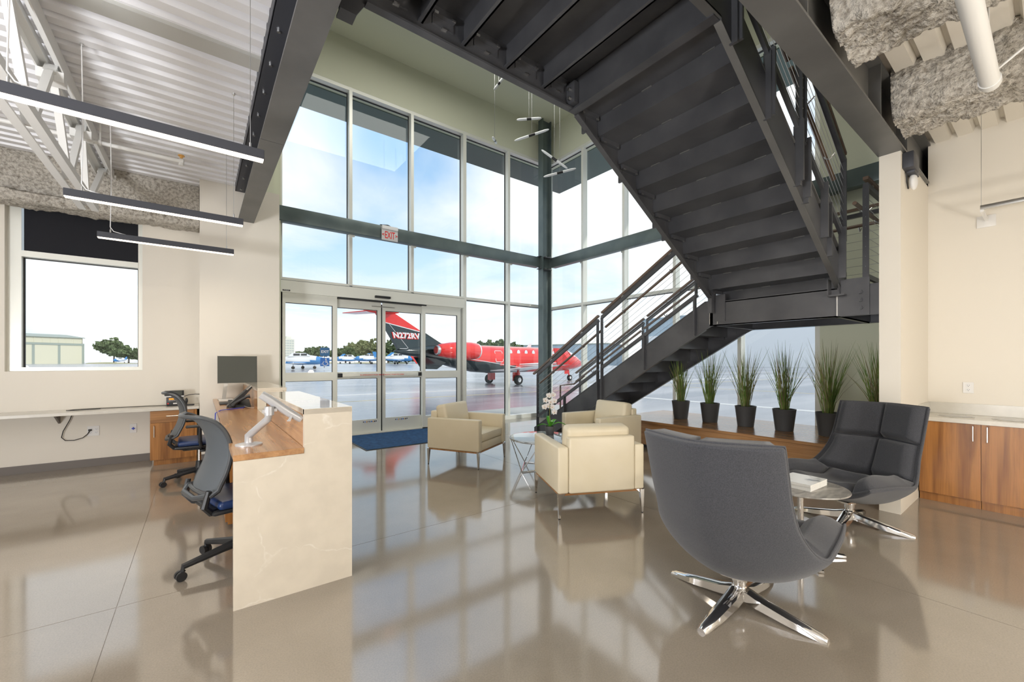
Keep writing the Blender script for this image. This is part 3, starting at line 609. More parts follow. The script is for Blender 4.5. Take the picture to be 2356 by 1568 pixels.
# guards: each a framed panel with posts, cables and handrail
def guard(fn, s0, s1, posts, inner, bottom=.20, top=1.03, hand=True, cap=True, ext0=0., ext1=0., ncab=8, legs=()):
    # fn(s, up) -> point on the guard plane; inner = unit vector towards the walking side
    g_ = part('guard_panel', MB().bar(fn(s0, top), fn(s1, top), .04, .05), 'steel', st, smooth=False); part('bottom_rail', MB().bar(fn(s0, bottom), fn(s1, bottom), .03, .05), 'steel', g_, smooth=False)
    iv = Vector(inner)
    for s in posts:
        part('post', MB().bar(fn(s, bottom-.02), fn(s, top), .05, .018, up=(fn(s0, 0)-fn(s1, 0)).normalized()), 'steel', g_, smooth=False)
    for s in legs:
        part('post_leg', MB().bar(fn(s, -.32), fn(s, bottom), .055, .022, up=(fn(s0, 0)-fn(s1, 0)).normalized()), 'steel', g_, smooth=False)
    for k in range(ncab):
        u = bottom+.07+(top-bottom-.12)*(k+.3)/ncab
        part('cable', MB().cyl(fn(s0, u), fn(s1, u), .0024, 5), 'cable', g_)
    if cap: part('rail_cap', MB().bar(fn(s0-ext0, top+.075), fn(s1+ext1, top+.075), .045, .032), 'rail', g_, smooth=False)
    mbb = MB()
    n = max(2, len(posts))
    for i in range(n):
        s = s0+(s1-s0)*(i+.5)/n; mbb.bar(fn(s, top+.02), fn(s, top+.065), .02, .03, up=(fn(s0, 0)-fn(s1, 0)).normalized())
        if hand: p = fn(s, .86); mbb.tube([p+iv*.0, p+iv*.05+Vector((0, 0, -.045)), p+iv*.085+Vector((0, 0, -.02)), p+iv*.09], .007, 6)
    part('rail_bracket', mbb, 'brushed', g_)
    if hand: part('handrail', MB().cyl(fn(s0-ext0*.3, .875)+iv*.09, fn(s1+ext1*.3, .875)+iv*.09, .02, 10), 'rail', g_)
    return g_
def on_low(x): return lambda s, u: Vector((x, s, zl(s)+u))
def on_up(y): return lambda s, u: Vector((s, y, zu(s)+u))
guard(on_low(X1-.012), 6.20, 4.64, (6.20, 4.66), (1, 0, 0), ext0=-.12, legs=(5.45, 4.66, 6.2))
guard(on_low(X1-.012), 4.57, 2.92, (4.57, 2.94), (1, 0, 0), legs=(4.57, 3.75, 2.96))
guard(on_low(X2+.012), 6.20, 4.6, (6.20, 4.62), (-1, 0, 0), ext0=-.12, legs=(5.45, 4.66, 6.2))
guard(on_low(X2+.012), 4.53, 2.92, (4.53, 2.94), (-1, 0, 0), legs=(4.53, 3.75, 2.96))
# floor-standing return of the far handrail
part('handrail_return', MB().tube([(X2-.07, 6.0, zl(6.0)+.86), (X2-.07, 6.30, zl(6.30)+.86), (X2-.07, 6.72, .88), (X2-.07, 6.72, 0)], .02, 8), 'rail', st)
for y, inn in ((YL+.012, (0, -1, 0)), (YR-.012, (0, 1, 0))):
    guard(on_up(y), 5.38, 4.22, (5.36, 4.24), inn, legs=(4.28, 4.9))
    guard(on_up(y), 4.16, 2.86, (4.14, 2.88), inn, legs=(4.1, 3.5, 2.95))
flat = lambda a, b_: (lambda s, u: Vector((a[0]+(b_[0]-a[0])*s, a[1]+(b_[1]-a[1])*s, ZL+u)))
guard(flat((5.45, 1.20), (6.48, 1.20)), 0, 1, (.01, .99), (0, 1, 0), bottom=.10, hand=True)
guard(flat((6.50, 1.22), (6.50, 2.74)), 0, 1, (.01, .5, .99), (-1, 0, 0), bottom=.10, hand=True)
# outer weld plates along the right stringer (posts welded to its face)
for x in (5.25, 4.72, 4.27, 4.10, 3.52, 2.98):
    part('post_plate', MB().box((x-.012, YR-.06, zu(x)-.28), (x+.012, YR, zu(x)+.24)), 'steel', st, smooth=False)
for x, yy in ((X1, 5.45), (X1, 4.66), (X1, 4.57), (X1, 3.75), (X1, 2.95)):
    part('post_plate', MB().box((x-.02, yy-.008, zl(yy)-.31), (x, yy+.008, zl(yy)+.03)).box((x-.005, yy-.03, zl(yy)-.27), (x-.0, yy-.022, zl(yy)-.02)), 'steel', st, smooth=False)
# ------------------------------------------------------------------ upper bridge
br = thing('bridge', 'dark steel bridge overhead joining the stair to the upper floor', 'walkway', (1.8, 2, ZF))
for y in (YL, YR):
    sy = -1 if y == YL else 1
    o = part('edge_channel', MB().box((.86, y, 3.72), (2.80, y+.014*sy, 4.03)).box((.66, y, 3.80), (.86, y+.014*sy, 4.03)).prism([(.66, 3.80), (.70, 3.62), (.80, 3.62), (.86, 3.72), (.86, 3.80)], 1, y, y+.014*sy), 'steel', br, smooth=False)
    part('channel_flange', MB().box((.86, y+.06*sy, 3.715), (2.80, y, 3.73)), 'beam' if y == YR else 'steel', o, smooth=False)
    part('channel_bracket', MB().box((.70, y-.04, 3.61), (.80, y+.06, 3.625)), 'steel', o, smooth=False)
part('end_beam', MB().box((2.74, YR+.014, 3.715), (2.754, YL-.014, ZF-.02)).box((2.72, YR+.014, 3.705), (2.80, YL-.014, 3.72)), 'steel', br, smooth=False, label='end beam with a lighter grey bottom flange')
jx = [.88, 1.257, 1.608, 2.008, 2.412]
for x in jx: part('joist', MB().box((x-.007, YR+.014, 3.80), (x+.007, YL-.014, ZF-.012)).box((x-.03, YR+.014, 3.80), (x+.007, YL-.014, 3.812)), 'steel', br, smooth=False)
part('deck_plate', MB().box((.66, YR, ZF-.012), (2.80, YL, ZF)), 'steel', br, smooth=False)
for a, b_ in zip(jx, jx[1:]+[2.74]):
    o = part('clip_angle', MB().box((a+.08, YL-.055, ZF-.10), (b_-.10, YL-.014, ZF-.09)).box((a+.08, YL-.022, ZF-.16), (b_-.10, YL-.014, ZF-.09)), 'steel', br, smooth=False)
    part('weld_bead', MB().box((a+.08, YL-.062, ZF-.102), (a+.11, YL-.052, ZF-.09)).box(((a+b_)/2-.02, YL-.03, ZF-.166), ((a+b_)/2+.02, YL-.012, ZF-.157)).box((b_-.13, YL-.062, ZF-.102), (b_-.10, YL-.052, ZF-.09)), 'brushed', o, smooth=False, kind='stuff')
o = part('bolted_clip', MB().box((2.68, YL-.12, 3.74), (2.735, YL-.02, 3.93)), 'steel', br, smooth=False)
for z in (3.78, 3.86): part('bolt', MB().cyl((2.65, YL-.07, z), (2.68, YL-.07, z), .016, 6), 'brushed', o)
for y in (YL, YR):
    o = part('guard_panel', MB().bar((.7, y, ZF+1.02), (2.75, y, ZF+1.02), .04, .05), 'steel', br, smooth=False); part('bottom_rail', MB().bar((.7, y, ZF+.12), (2.75, y, ZF+.12), .03, .05), 'steel', o, smooth=False)
    for x in (.72, 1.7, 2.72): part('post', MB().box((x-.009, y-.02, ZF), (x+.009, y+.02, ZF+1.03)), 'steel', o, smooth=False)
    for k in range(8): part('cable', MB().cyl((.7, y, ZF+.2+.1*k), (2.75, y, ZF+.2+.1*k), .0035, 5), 'cable', o)
    part('rail_cap', MB().bar((.7, y, ZF+1.09), (2.78, y, ZF+1.09), .045, .032), 'rail', o, smooth=False)

# ================================================================== LIGHT FITTINGS
def linear(y, label):
    t_ = thing('linear_pendant', label, 'pendant light', (-.26, y, 2.70), group='linear pendants over the desk')
    x0, x1, w_, z0, z1 = -.855, .335, .03, 2.712, 2.772
    part('housing', MB().rbox((x0, y-w_, z0), (x1, y+w_, z1), .003, 1), 'fixture', t_, smooth=False)
    part('diffuser', MB().box((x0+.004, y-w_+.003, z0-.006), (x1-.004, y+w_-.003, z0)), 'lamp', t_, smooth=False)
    for x in (x0+.10, x1-.075):
        part('suspension_wire', MB().cyl((x, y, z1), (x, y, 3.96), .0022, 5).cyl((x, y, z1), (x, y, z1+.035), .006, 8).cyl((x, y, 3.94), (x, y, 3.965), .012, 8), 'brushed', t_)
    part('power_cord', MB().tube([(x0+.10, y-.012, 3.95), (x0+.11, y-.014, 3.3), (x0+.10, y-.01, z1+.06), (x0+.125, y-.008, z1+.02), (x0+.19, y-.004, z1+.006), (x0+.24, y, z1)], .004, 6), 'white', t_)
    l = area('strip_glow', ((x0+x1)/2, y, z0-.02), 1.15, 9, (1, .85, .66), aim=((x0+x1)/2, y, 0), sy=.05)
linear(3.13, 'black linear pendant nearest the camera, its strip lit')
linear(4.74, 'black linear pendant hanging in front of the end of the grey beam')
linear(6.08, 'smallest-looking linear pendant, hanging lowest in view before the pier')
# stick pendants
def stick(p0, p1, label, twin=False):
    p0, p1 = Vector(p0), Vector(p1); c = (p0+p1)/2; d = (p1-p0)
    t_ = thing('stick_pendant', label, 'pendant light', tuple(c), group='stick pendants by the stair')
    for s in (-1, 1):
        a, b_ = c+d*.09*s, c+d*.5*s
        part('tube', MB().tube([a, a+(b_-a)*.1, a+(b_-a)*.7, a+(b_-a)*.93, b_], [.019, .02, .019, .013, .004], 12), 'lampoff', t_)
    part('collar', MB().cyl(c-d*.09, c+d*.09, .021, 14), 'black', t_)
    part('wire', MB().cyl(c, (c.x, c.y, ZC), .003, 5), 'cable', t_)
stick((3.92, 5.69, 5.94), (4.02, 5.55, 6.12), 'topmost stick pendant, half hidden by the dark bridge')
stick((3.765, 5.50, 5.02), (4.085, 5.85, 5.17), 'leftmost stick pendant, seen end-on')
stick((4.22, 5.46, 5.44), (4.55, 5.21, 5.47), 'level stick pendant above the corner column, highest of the full ones')
stick((4.19, 5.48, 5.09), (4.65, 5.13, 5.28), 'stick pendant rising to the right across the column top')
stick((4.55, 5.21, 4.94), (4.90, 4.95, 4.63), 'stick pendant falling to the right across the column')
stick((4.58, 5.19, 4.49), (5.01, 4.86, 4.63), 'lowest stick pendant, right of the column')
# exit sign on the tube beam
es = thing('exit_sign', 'hanging exit sign with red letters on the tube beam over the doors', 'sign', (2.97, 7.9, 3.9))
part('canopy', MB().rbox((2.815, 7.88, 3.985), (3.135, 7.95, 4.055), .008), 'white', es)
part('conduit', MB().tube([(2.80, 7.97, 4.07), (2.95, 7.95, 4.085), (3.02, 7.97, 4.07)], .012, 6), 'black', es)
part('face_panel', MB().rbox((2.81, 7.90, 3.775), (3.135, 7.915, 3.985), .003), pmat('brushed_sign_plate', (.62, .62, .62), .4), es)
part('lettering', text_mb('EXIT', .195, face_y(2.972, 7.898, 3.872) @ Matrix.Diagonal((.52, 1, 1, 1)), .001, .0015, spacing=.98), 'red', es, smooth=False)
part('arrow', text_mb('<', .085, face_y(2.84, 7.898, 3.875), .001, .002), 'red', es, smooth=False); part('arrow', text_mb('>', .085, face_y(3.106, 7.898, 3.875), .001, .002), 'red', es, smooth=False)
# slim bar lamp by the right wall
bl = thing('bar_pendant', 'slim grey bar pendant with wall arm on the right wall', 'pendant light', (6.0, .2, 2.87))
part('bar', MB().rbox((5.985, -1.0, 2.865), (6.02, .462, 2.905), .004), 'brushed', bl)
part('wall_arm', MB().box((6.0, .44, 2.845), (6.44, .462, 2.87)), 'white', bl, smooth=False)
part('wall_plate', MB().rbox((6.438, .388, 2.785), (6.45, .52, 2.905), .003), 'plate', bl)
part('suspension_wire', MB().cyl((6.003, .455, 2.9), (6.003, .455, 3.81), .0018, 5), 'cable', bl)
ws = thing('emergency_lamp', 'small emergency lamp with white lens on the white wall end', 'wall lamp', (5.35, .86, 3.2))
part('lamp_body', MB().rbox((5.19, .80, 3.19), (5.42, .878, 3.335), .008).rbox((5.30, .81, 3.17), (5.50, .872, 3.33), .006), 'fixture', ws)
part('lens', MB().sphere((5.43, .84, 3.12), .06, 1.2, .5, 1.3, 3), 'white', ws)
part('cord', MB().tube([(5.30, .87, 3.18), (5.32, .868, 3.10), (5.38, .868, 3.05)], .006, 6), 'cord', ws)

# ================================================================== RECEPTION DESK
dk = thing('reception_desk', 'reception desk with quartz end panel, walnut worktop and raised ledges', 'desk', (.45, 5, 0))
DX0, DX1, DY0, DY1 = .151, .799, 2.80, 7.283
part('end_panel', MB().prism([(DX0, 0), (DX1, 0), (DX1, 1.075), (DX1, 1.111), (.513, 1.111), (.513, .84), (DX0, .84)], 1, DY0, DY0+.035), 'quartz', dk, smooth=False, label='pale quartz stepped end panel')
part('worktop', MB().rbox((DX0, DY0-.004, .841), (.5125, DY1, .876), .002, 1), 'woody', dk, smooth=False, label='walnut worktop')
part('worktop', MB().box((.5125, 4.62, .841), (DX1, 5.355, .876)), 'quartz', dk, smooth=False)
part('ledge', MB().rbox((.513, DY0, 1.076), (DX1, 4.60, 1.111), .002, 1), 'quartz', dk, smooth=False); part('ledge', MB().rbox((.513, 5.36, 1.076), (.80, DY1, 1.111), .002, 1), 'quartz', dk, smooth=False)
part('upstand', MB().box((.513, DY0+.035, .876), (.532, 4.60, 1.076)).box((.513, 5.39, .876), (.532, DY1, 1.076)), 'woody', dk, smooth=False)
part('front_panel', MB().box((.765, DY0+.035, 0), (DX1-.002, 4.60, 1.076)).box((.765, 4.60, 0), (DX1-.002, 5.36, .841)).box((.765, 5.36, 0), (DX1-.002, DY1, 1.076)), 'quartz', dk, smooth=False)
part('end_panel', MB().box((.513, 4.565, .876), (.77, 4.60, 1.076)), 'quartz', dk, smooth=False); part('end_panel', MB().box((.513, 5.36, .876), (.77, 5.395, 1.076)), 'quartz', dk, smooth=False)
cb = part('drawer_unit', MB().box((.19, 4.20, .04), (.74, 5.55, .84)), 'woodz', dk, smooth=False)
for k, (z0, z1) in enumerate(((.06, .40), (.41, .62), (.63, .82))):
    for y0, y1 in ((4.21, 4.87), (4.88, 5.54)):
        part('drawer', MB().box((.172, y0, z0), (.19, y1, z1)), 'woodz', dk, smooth=False)
        part('drawer_handle', MB().tube([(.172, y0+.22, z1-.05), (.145, y0+.22, z1-.05), (.145, y1-.22, z1-.05), (.172, y1-.22, z1-.05)], .006, 6), 'brushed', dk)
part('modesty_panel', MB().box((.60, 2.84, .04), (.615, 4.2, .84)).box((.60, 5.55, .04), (.615, 7.29, .84)), 'woody', dk, smooth=False)
# monitor arm near the end
ma = thing('screen_mount', 'silver tubular screen mount bolted to the near end of the worktop', 'screen mount', (.25, 3.10, .876))
part('base_plate', MB().lathe([(.075, .876), (.075, .884), (.03, .892)], (.25, 3.10, 0), 28), 'silver', ma)
part('lower_arm', MB().tube([(.25, 3.10, .885), (.25, 3.10, .935), (.262, 3.06, .955), (.328, 2.86, 1.06), (.333, 2.845, 1.10)], [.024, .024, .022, .021, .022], 14), 'silver', ma)
part('joint', MB().cyl((.333, 2.845, 1.085), (.333, 2.845, 1.135), .026, 16).box((.296, 2.835, 1.10), (.315, 2.855, 1.118)).box((.352, 2.835, 1.105), (.372, 2.855, 1.123)), 'silver', ma)
part('upper_arm', MB().tube([(.292, 2.86, 1.208), (.33, 2.857, 1.18), (.44, 2.85, 1.09), (.506, 2.852, 1.045)], [.024, .026, .026, .022], 14), 'silver', ma)
part('clip', MB().bar((.455, 2.835, 1.085), (.437, 2.835, 1.045), .016, .012).box((.425, 2.83, 1.04), (.445, 2.84, 1.048)), 'silver', ma, smooth=False)
for i, t_ in enumerate((.3, .55, .75)): part('cable_slot', MB().sphere((.262+.066*t_+.017, 3.06-.2*t_-.01, .955+.105*t_+.0), .009, 1, 1.6, .8, 1), 'black', ma)
# monitor
mo = thing('monitor', 'flat black monitor on a silver stand at the far end of the desk', 'monitor', (.30, 6.95, .876))
part('screen_panel', MB().prism([(6.93, 1.112), (6.955, 1.112), (6.985, 1.485), (6.96, 1.485)], 0, .20, .655), 'screen', mo, smooth=False)
part('bezel', MB().prism([(6.928, 1.108), (6.932, 1.108), (6.962, 1.488), (6.958, 1.488)], 0, .196, .2).prism([(6.928, 1.108), (6.932, 1.108), (6.962, 1.488), (6.958, 1.488)], 0, .655, .659), 'black', mo, smooth=False)
part('stand', MB().bar((.268, 6.975, .885), (.30, 6.985, 1.18), .045, .02, up=(0, 1, 0)).box((.20, 6.90, .877), (.37, 7.12, .889)), 'brushed', mo, smooth=False)
solo('paper_stack', 'small stack of white paper under the monitor stand', 'paper', MB().box((.205, 6.62, .877), (.40, 6.86, .897)), 'paper', smooth=False)
# desk phone
ph = thing('desk_phone', 'black desk phone tilted up on the worktop beside papers', 'phone', (.37, 5.78, .876))
part('phone_body', MB().prism([(5.70, .877), (5.92, .877), (5.95, .90), (5.94, .955), (5.72, .90)], 0, .27, .48), 'black', ph, smooth=False)
part('phone_wedge', MB().prism([(.26, .878), (.335, .895), (.50, 1.10), (.485, 1.118), (.425, 1.06), (.25, .892)], 1, 5.76, 5.93), 'black', ph, smooth=False)
part('display', MB().prism([(.440, 1.078), (.485, 1.122), (.492, 1.117), (.448, 1.072)], 1, 5.755, 5.92), 'brushed', ph, smooth=False)
part('handset', MB().tube([(.30, 5.70, .90), (.33, 5.70, .935), (.44, 5.70, 1.0), (.47, 5.70, 1.005)], [.024, .016, .016, .026], 10), 'black', ph)
solo('phone_cable', 'blue network cord looping over the desk edge', 'cord', MB().tube([(.42, 5.72, .884), (.40, 5.62, .882), (.30, 5.55, .882), (.18, 5.42, .885), (.135, 5.40, .86), (.13, 5.42, .72), (.16, 5.46, .60), (.17, 5.47, .55)], .0045, 6), 'bluecord')
solo('loose_papers', 'loose white paper strip curling beside the desk phone', 'paper', MB().grid(7, 2, lambda u, v: (.40+u*.10, 5.50+v*.045+u*.05, .879+.03*(1-u)**2)), 'paper')
solo('keyboard', 'slim black keyboard at the far end of the worktop', 'keyboard', MB().rbox((.20, 6.20, .877), (.40, 6.52, .893), .005), 'black')

# ================================================================== BACK COUNTER, LEFT
cl = thing('wall_counter', 'pale quartz counter running below the left window', 'counter', (-1.5, 7.6, .75))
part('slab', MB().rbox((-5.0, 7.345, .742), (-.004, 7.868, .778), .002, 1), 'stone', cl, smooth=False)
part('support_bracket', MB().prism([(7.60, .742), (7.868, .742), (7.868, .60)], 0, -1.47, -1.45), 'base', cl, smooth=False)
cab = thing('base_cabinet', 'walnut base cabinet under the counter beside the white pier', 'cabinet', (-.28, 7.4, 0))
part('body', MB().box((-.53, 7.375, .075), (-.03, 7.85, .741)).box((-.495, 7.40, 0), (-.03, 7.85, .075)), 'woodz', cab, smooth=False)
o = part('drawer', MB().box((-.53, 7.357, .582), (-.062, 7.375, .738)), 'woodx', cab, smooth=False); part('handle', MB().tube([(-.36, 7.357, .665), (-.36, 7.335, .665), (-.21, 7.335, .665), (-.21, 7.357, .665)], .0055, 6), 'brushed', o)
o = part('cabinet_door', MB().box((-.53, 7.357, .078), (-.062, 7.375, .577)), 'woodz', cab, smooth=False); part('handle', MB().tube([(-.488, 7.357, .39), (-.488, 7.335, .39), (-.488, 7.335, .54), (-.488, 7.357, .54)], .0055, 6), 'brushed', o)
part('filler_strip', MB().box((-.058, 7.36, .078), (-.03, 7.376, .738)), 'woodz', cab, smooth=False)
ra = thing('radio_unit', 'black two-way radio base unit with orange display on the left counter', 'radio', (-.29, 7.66, .778))
part('radio_body', MB().rbox((-.375, 7.60, .779), (-.19, 7.78, .905), .006), 'black', ra)
part('display', MB().box((-.345, 7.597, .868), (-.275, 7.60, .888)), 'orange', ra, smooth=False)
part('button', MB().cyl((-.355, 7.594, .815), (-.355, 7.60, .815), .009, 10), 'red', ra)
part('label_plate', MB().box((-.30, 7.597, .805), (-.24, 7.60, .822)), 'plate', ra, smooth=False)
for k in range(5): part('key', MB().box((-.346+k*.017, 7.597, .850), (-.336+k*.017, 7.60, .857)), 'plate', ra, smooth=False)
wx = thing('weather_display', 'small black display console standing on top of the radio unit', 'display', (-.29, 7.64, .905))
part('console', MB().rbox((-.395, 7.61, .922), (-.18, 7.70, .993), .004), 'black', wx); part('screen', MB().box((-.37, 7.607, .93), (-.20, 7.611, .988)), 'screen', wx, smooth=False); part('foot', MB().box((-.398, 7.60, .906), (-.178, 7.71, .92)), 'white', wx, smooth=False)
mc = thing('desk_microphone', 'black desk microphone beside the radio unit', 'microphone', (-.15, 7.62, .778))
part('base', MB().rbox((-.175, 7.56, .779), (-.06, 7.66, .793), .005), 'black', mc); part('head', MB().sphere((-.15, 7.62, .845), .035, .5, .4, 1.2, 2).cyl((-.145, 7.62, .79), (-.15, 7.62, .81), .007, 8), 'black', mc)
solo('counter_cable', 'thin dark cable lying along the left counter', 'cord', MB().tube([(-.38, 7.70, .783), (-.6, 7.74, .783), (-.95, 7.75, .783), (-1.2, 7.76, .783), (-1.32, 7.72, .783), (-1.36, 7.66, .783), (-1.25, 7.62, .783), (-1.05, 7.68, .783)], .004, 6), 'cord')
solo('antenna_cable', 'short black cable arching from the radio toward the pier', 'cord', MB().tube([(-.19, 7.70, .90), (-.12, 7.70, .925), (-.05, 7.70, .93), (0, 7.70, .925)], .005, 6), 'cord')
solo('power_cord', 'black power cord hanging in a loop under the left counter', 'cord', MB().tube([(-1.33, 7.84, .742), (-1.36, 7.84, .64), (-1.42, 7.84, .50), (-1.435, 7.84, .42), (-1.40, 7.84, .375), (-1.32, 7.84, .37), (-1.24, 7.84, .395), (-1.195, 7.845, .44), (-1.175, 7.85, .487)], .005, 6).rbox((-1.19, 7.84, .477), (-1.158, 7.866, .501), .004), 'cord')
def outlet(name, label, x0, x1, z0, z1, cells, mat2='base'):
    t_ = thing(name, label, 'outlet', ((x0+x1)/2, 7.87, (z0+z1)/2)); part('cover_plate', MB().rbox((x0, 7.862, z0), (x1, 7.87, z1), .002, 1), 'plate', t_, smooth=False)
    for (x, z) in cells:
        o = part('socket', MB().rbox((x-.017, 7.859, z-.014), (x+.017, 7.863, z+.014), .001, 1), 'white', t_, smooth=False)
        part('slot', MB().box((x-.008, 7.857, z-.003), (x-.006, 7.86, z+.007)).box((x+.006, 7.857, z-.003), (x+.008, 7.86, z+.007)).box((x-.002, 7.857, z-.010), (x+.002, 7.86, z-.006)), 'black', o, smooth=False)
    return t_
outlet('wall_outlet', 'double wall outlet with a cord plugged in below the left counter', -1.203, -1.085, .407, .54, [(-1.172, .495), (-1.172, .452), (-1.115, .495), (-1.115, .452)])
t_ = thing('data_outlet', 'single wall plate with a blue plug below the left counter', 'outlet', (-.745, 7.87, .47)); part('cover_plate', MB().rbox((-.781, 7.862, .408), (-.708, 7.87, .535), .002, 1), 'plate', t_, smooth=False)
part('blue_plug', MB().box((-.76, 7.845, .463), (-.728, 7.862, .475)).box((-.748, 7.85, .45), (-.74, 7.862, .488)), 'bluecord', t_, smooth=False)

# ================================================================== KITCHEN RUN, RIGHT
kc = thing('serving_counter', 'pale stone counter with backsplash and two round cut-outs on the right', 'counter', (6.1, 0, .85))
mb = MB().box((5.878, -2.5, .81), (6.448, .878, .85)); part('slab', mb, 'stone', kc, smooth=False)
part('backsplash', MB().box((6.425, -2.5, .851), (6.448, .865, .965)), 'stone', kc, smooth=False); part('side_splash', MB().box((5.93, .862, .851), (6.448, .8785, .965)), 'stone', kc, smooth=False)
for y in (.64, .27):
    o = part('waste_ring', MB().lathe([(.112, .8505), (.128, .8525), (.132, .851), (.128, .8503)], (6.15, y, 0), 36), 'brushed', kc, label='round stainless waste opening')
    part('waste_bowl', MB().lathe([(.112, .8515), (.108, .8512), (.104, .8508), (.01, .8507)], (6.15, y, 0), 36), 'brushed', kc)
for i in range(4):
    y1 = .872-.424*i; y0 = y1-.424
    ck = thing('base_cabinet', ['walnut base cabinet next to the white wall end, handle on its right', 'second walnut base cabinet from the white wall end, handle on its left', 'third walnut base cabinet from the white wall end', 'fourth walnut base cabinet, farthest from the white wall end'][i], 'cabinet', (6.1, (y0+y1)/2, 0), group='walnut cabinets under the right counter')
    part('body', MB().box((5.918, y0, .085), (6.445, y1, .81)), 'woodz', ck, smooth=False)
    part('toe_kick', MB().box((5.935, y0+.002, .0), (5.95, y1-.002, .085)), 'woodz', ck, smooth=False)
    o = part('cabinet_door', MB().box((5.90, y0+.0025, .085), (5.918, y1-.0025, .806)), 'woodz', ck, smooth=False)
    yh = y0+.05 if i % 2 == 0 else y1-.04
    part('handle', MB().tube([(5.90, yh, .648), (5.875, yh, .648), (5.875, yh, .79), (5.90, yh, .79)], .006, 6), 'brushed', o)
t_ = thing('wall_outlet', 'white duplex outlet above the right counter', 'outlet', (6.45, .578, 1.13)); part('cover_plate', MB().rbox((6.442, .540, 1.075), (6.45, .618, 1.19), .002, 1), 'plate', t_, smooth=False)
for z in (1.155, 1.11):
    o = part('socket', MB().rbox((6.439, .562, z-.016), (6.443, .595, z+.016), .001, 1), 'white', t_, smooth=False)
    part('slot', MB().box((6.437, .570, z-.002), (6.44, .572, z+.008)).box((6.437, .584, z-.002), (6.44, .586, z+.008)).box((6.437, .576, z-.011), (6.44, .581, z-.006)), 'black', o, smooth=False)

# ================================================================== ENTRANCE MAT
mt = thing('entrance_mat', 'dark blue ribbed carpet mat lying before the doors', 'mat', (3.1, 7.3, 0))
part('carpet', MB().rbox((2.125, 6.63, .001), (4.0, 8.06, .012), .004, 1), 'mat', mt, smooth=False)
part('rubber_edge', MB().box((2.10, 6.605, .0005), (4.025, 6.63, .007)).box((2.10, 6.63, .0005), (2.125, 8.06, .007)).box((4.0, 6.63, .0005), (4.025, 8.06, .007)), 'gasket', mt, smooth=False)

# ================================================================== WINDOW BENCH
bn = thing('window_bench', 'long low walnut bench along the right glass wall', 'bench', (6.6, 2.8, 0))
part('bench_top', MB().rbox((5.775, 1.035, .415), (XB-.005, 4.75, .45), .002, 1), 'woody', bn, smooth=False)
part('front_panel', MB().box((5.80, 1.035, .06), (5.82, 4.73, .415)), 'woody', bn, smooth=False); part('end_panel', MB().box((5.80, 4.71, .06), (XB-.01, 4.73, .415)), 'woodx', bn, smooth=False)
part('toe_kick', MB().box((5.87, 1.035, 0), (5.885, 4.66, .06)).box((5.87, 4.645, 0), (XB-.01, 4.66, .06)), 'gasket', bn, smooth=False)

# ================================================================== POTTED GRASSES
def foliage(rng, n, H, spread, ymin=-9.):
    mb = MB()
    for i in range(n):
        a = rng.uniform(0, 2*PI); r0 = rng.uniform(0, .055); b0 = Vector((r0*math.cos(a), r0*math.sin(a), .25))
        lean = rng.betavariate(1.3, 2.2)*spread; a2 = a+rng.uniform(-.5, .5); hh = H*rng.uniform(.55, 1.0); w0 = rng.uniform(.0030, .0046)
        out = Vector((math.cos(a2), math.sin(a2), 0)); side = Vector((-math.sin(a2+.7), math.cos(a2+.7), 0)); droop = rng.uniform(-.03, .10); kink = rng.uniform(-.03, .03)
        pts = [b0+out*(lean*(t_**1.45))+Vector((0, 0, hh*t_-droop*t_**3))+side*kink*math.sin(t_*5) for t_ in (0, .25, .5, .72, .88, 1)]
        for p in pts: p.y = max(p.y, ymin)
        ws = [w0, w0*1.1, w0, w0*.8, w0*.5, w0*.12]; vs = []
        for p, w_ in zip(pts, ws): vs += [p-side*w_, p+side*w_]
        mb.add(vs, [(2*k, 2*k+1, 2*k+3, 2*k+2) for k in range(5)], 0 if rng.random() < .66 else 1)
    return mb
spots = [(6.49, 3.86), (6.49, 3.36), (6.49, 2.82), (6.49, 2.31), (6.49, 1.80), (6.49, 1.30)]
plab = ['potted grass farthest along the bench, against the lower stair', 'second potted grass from the stair end of the bench', 'third potted grass from the stair, before the glass mullion', 'fullest potted grass on the bench, its whole pot visible left of the far lounge chair',
        'potted grass whose pot hides behind the far lounge chair', 'potted grass cut off by the white wall end']
for i, (x, y) in enumerate(spots):
    rng = random.Random(20+i)
    t_ = thing('potted_grass', plab[i], 'plant', (x, y, .45), rz=i*1.1 if i < 5 else 0., group='potted grasses on the window bench', world=False)
    part('pot', MB().lathe([(.0, 0), (.104, 0), (.108, .004), (.142, .292), (.145, .298), (.143, .302), (.136, .302), (.133, .296), (.128, .25), (.0, .25)][1:-1], seg=36), 'pot', t_)
    part('soil', MB().lathe([(.129, .235), (.129, .25), (.10, .256)], seg=20), 'soil', t_)
    part('foliage', foliage(rng, 120, [.92, .97, 1.0, 1.0, 1.02, 1.0][i], [.30, .30, .32, .36, .42, .40][i], -9. if i < 5 else -.23), ['blade', 'blade2'], t_, kind='stuff', smooth=False)

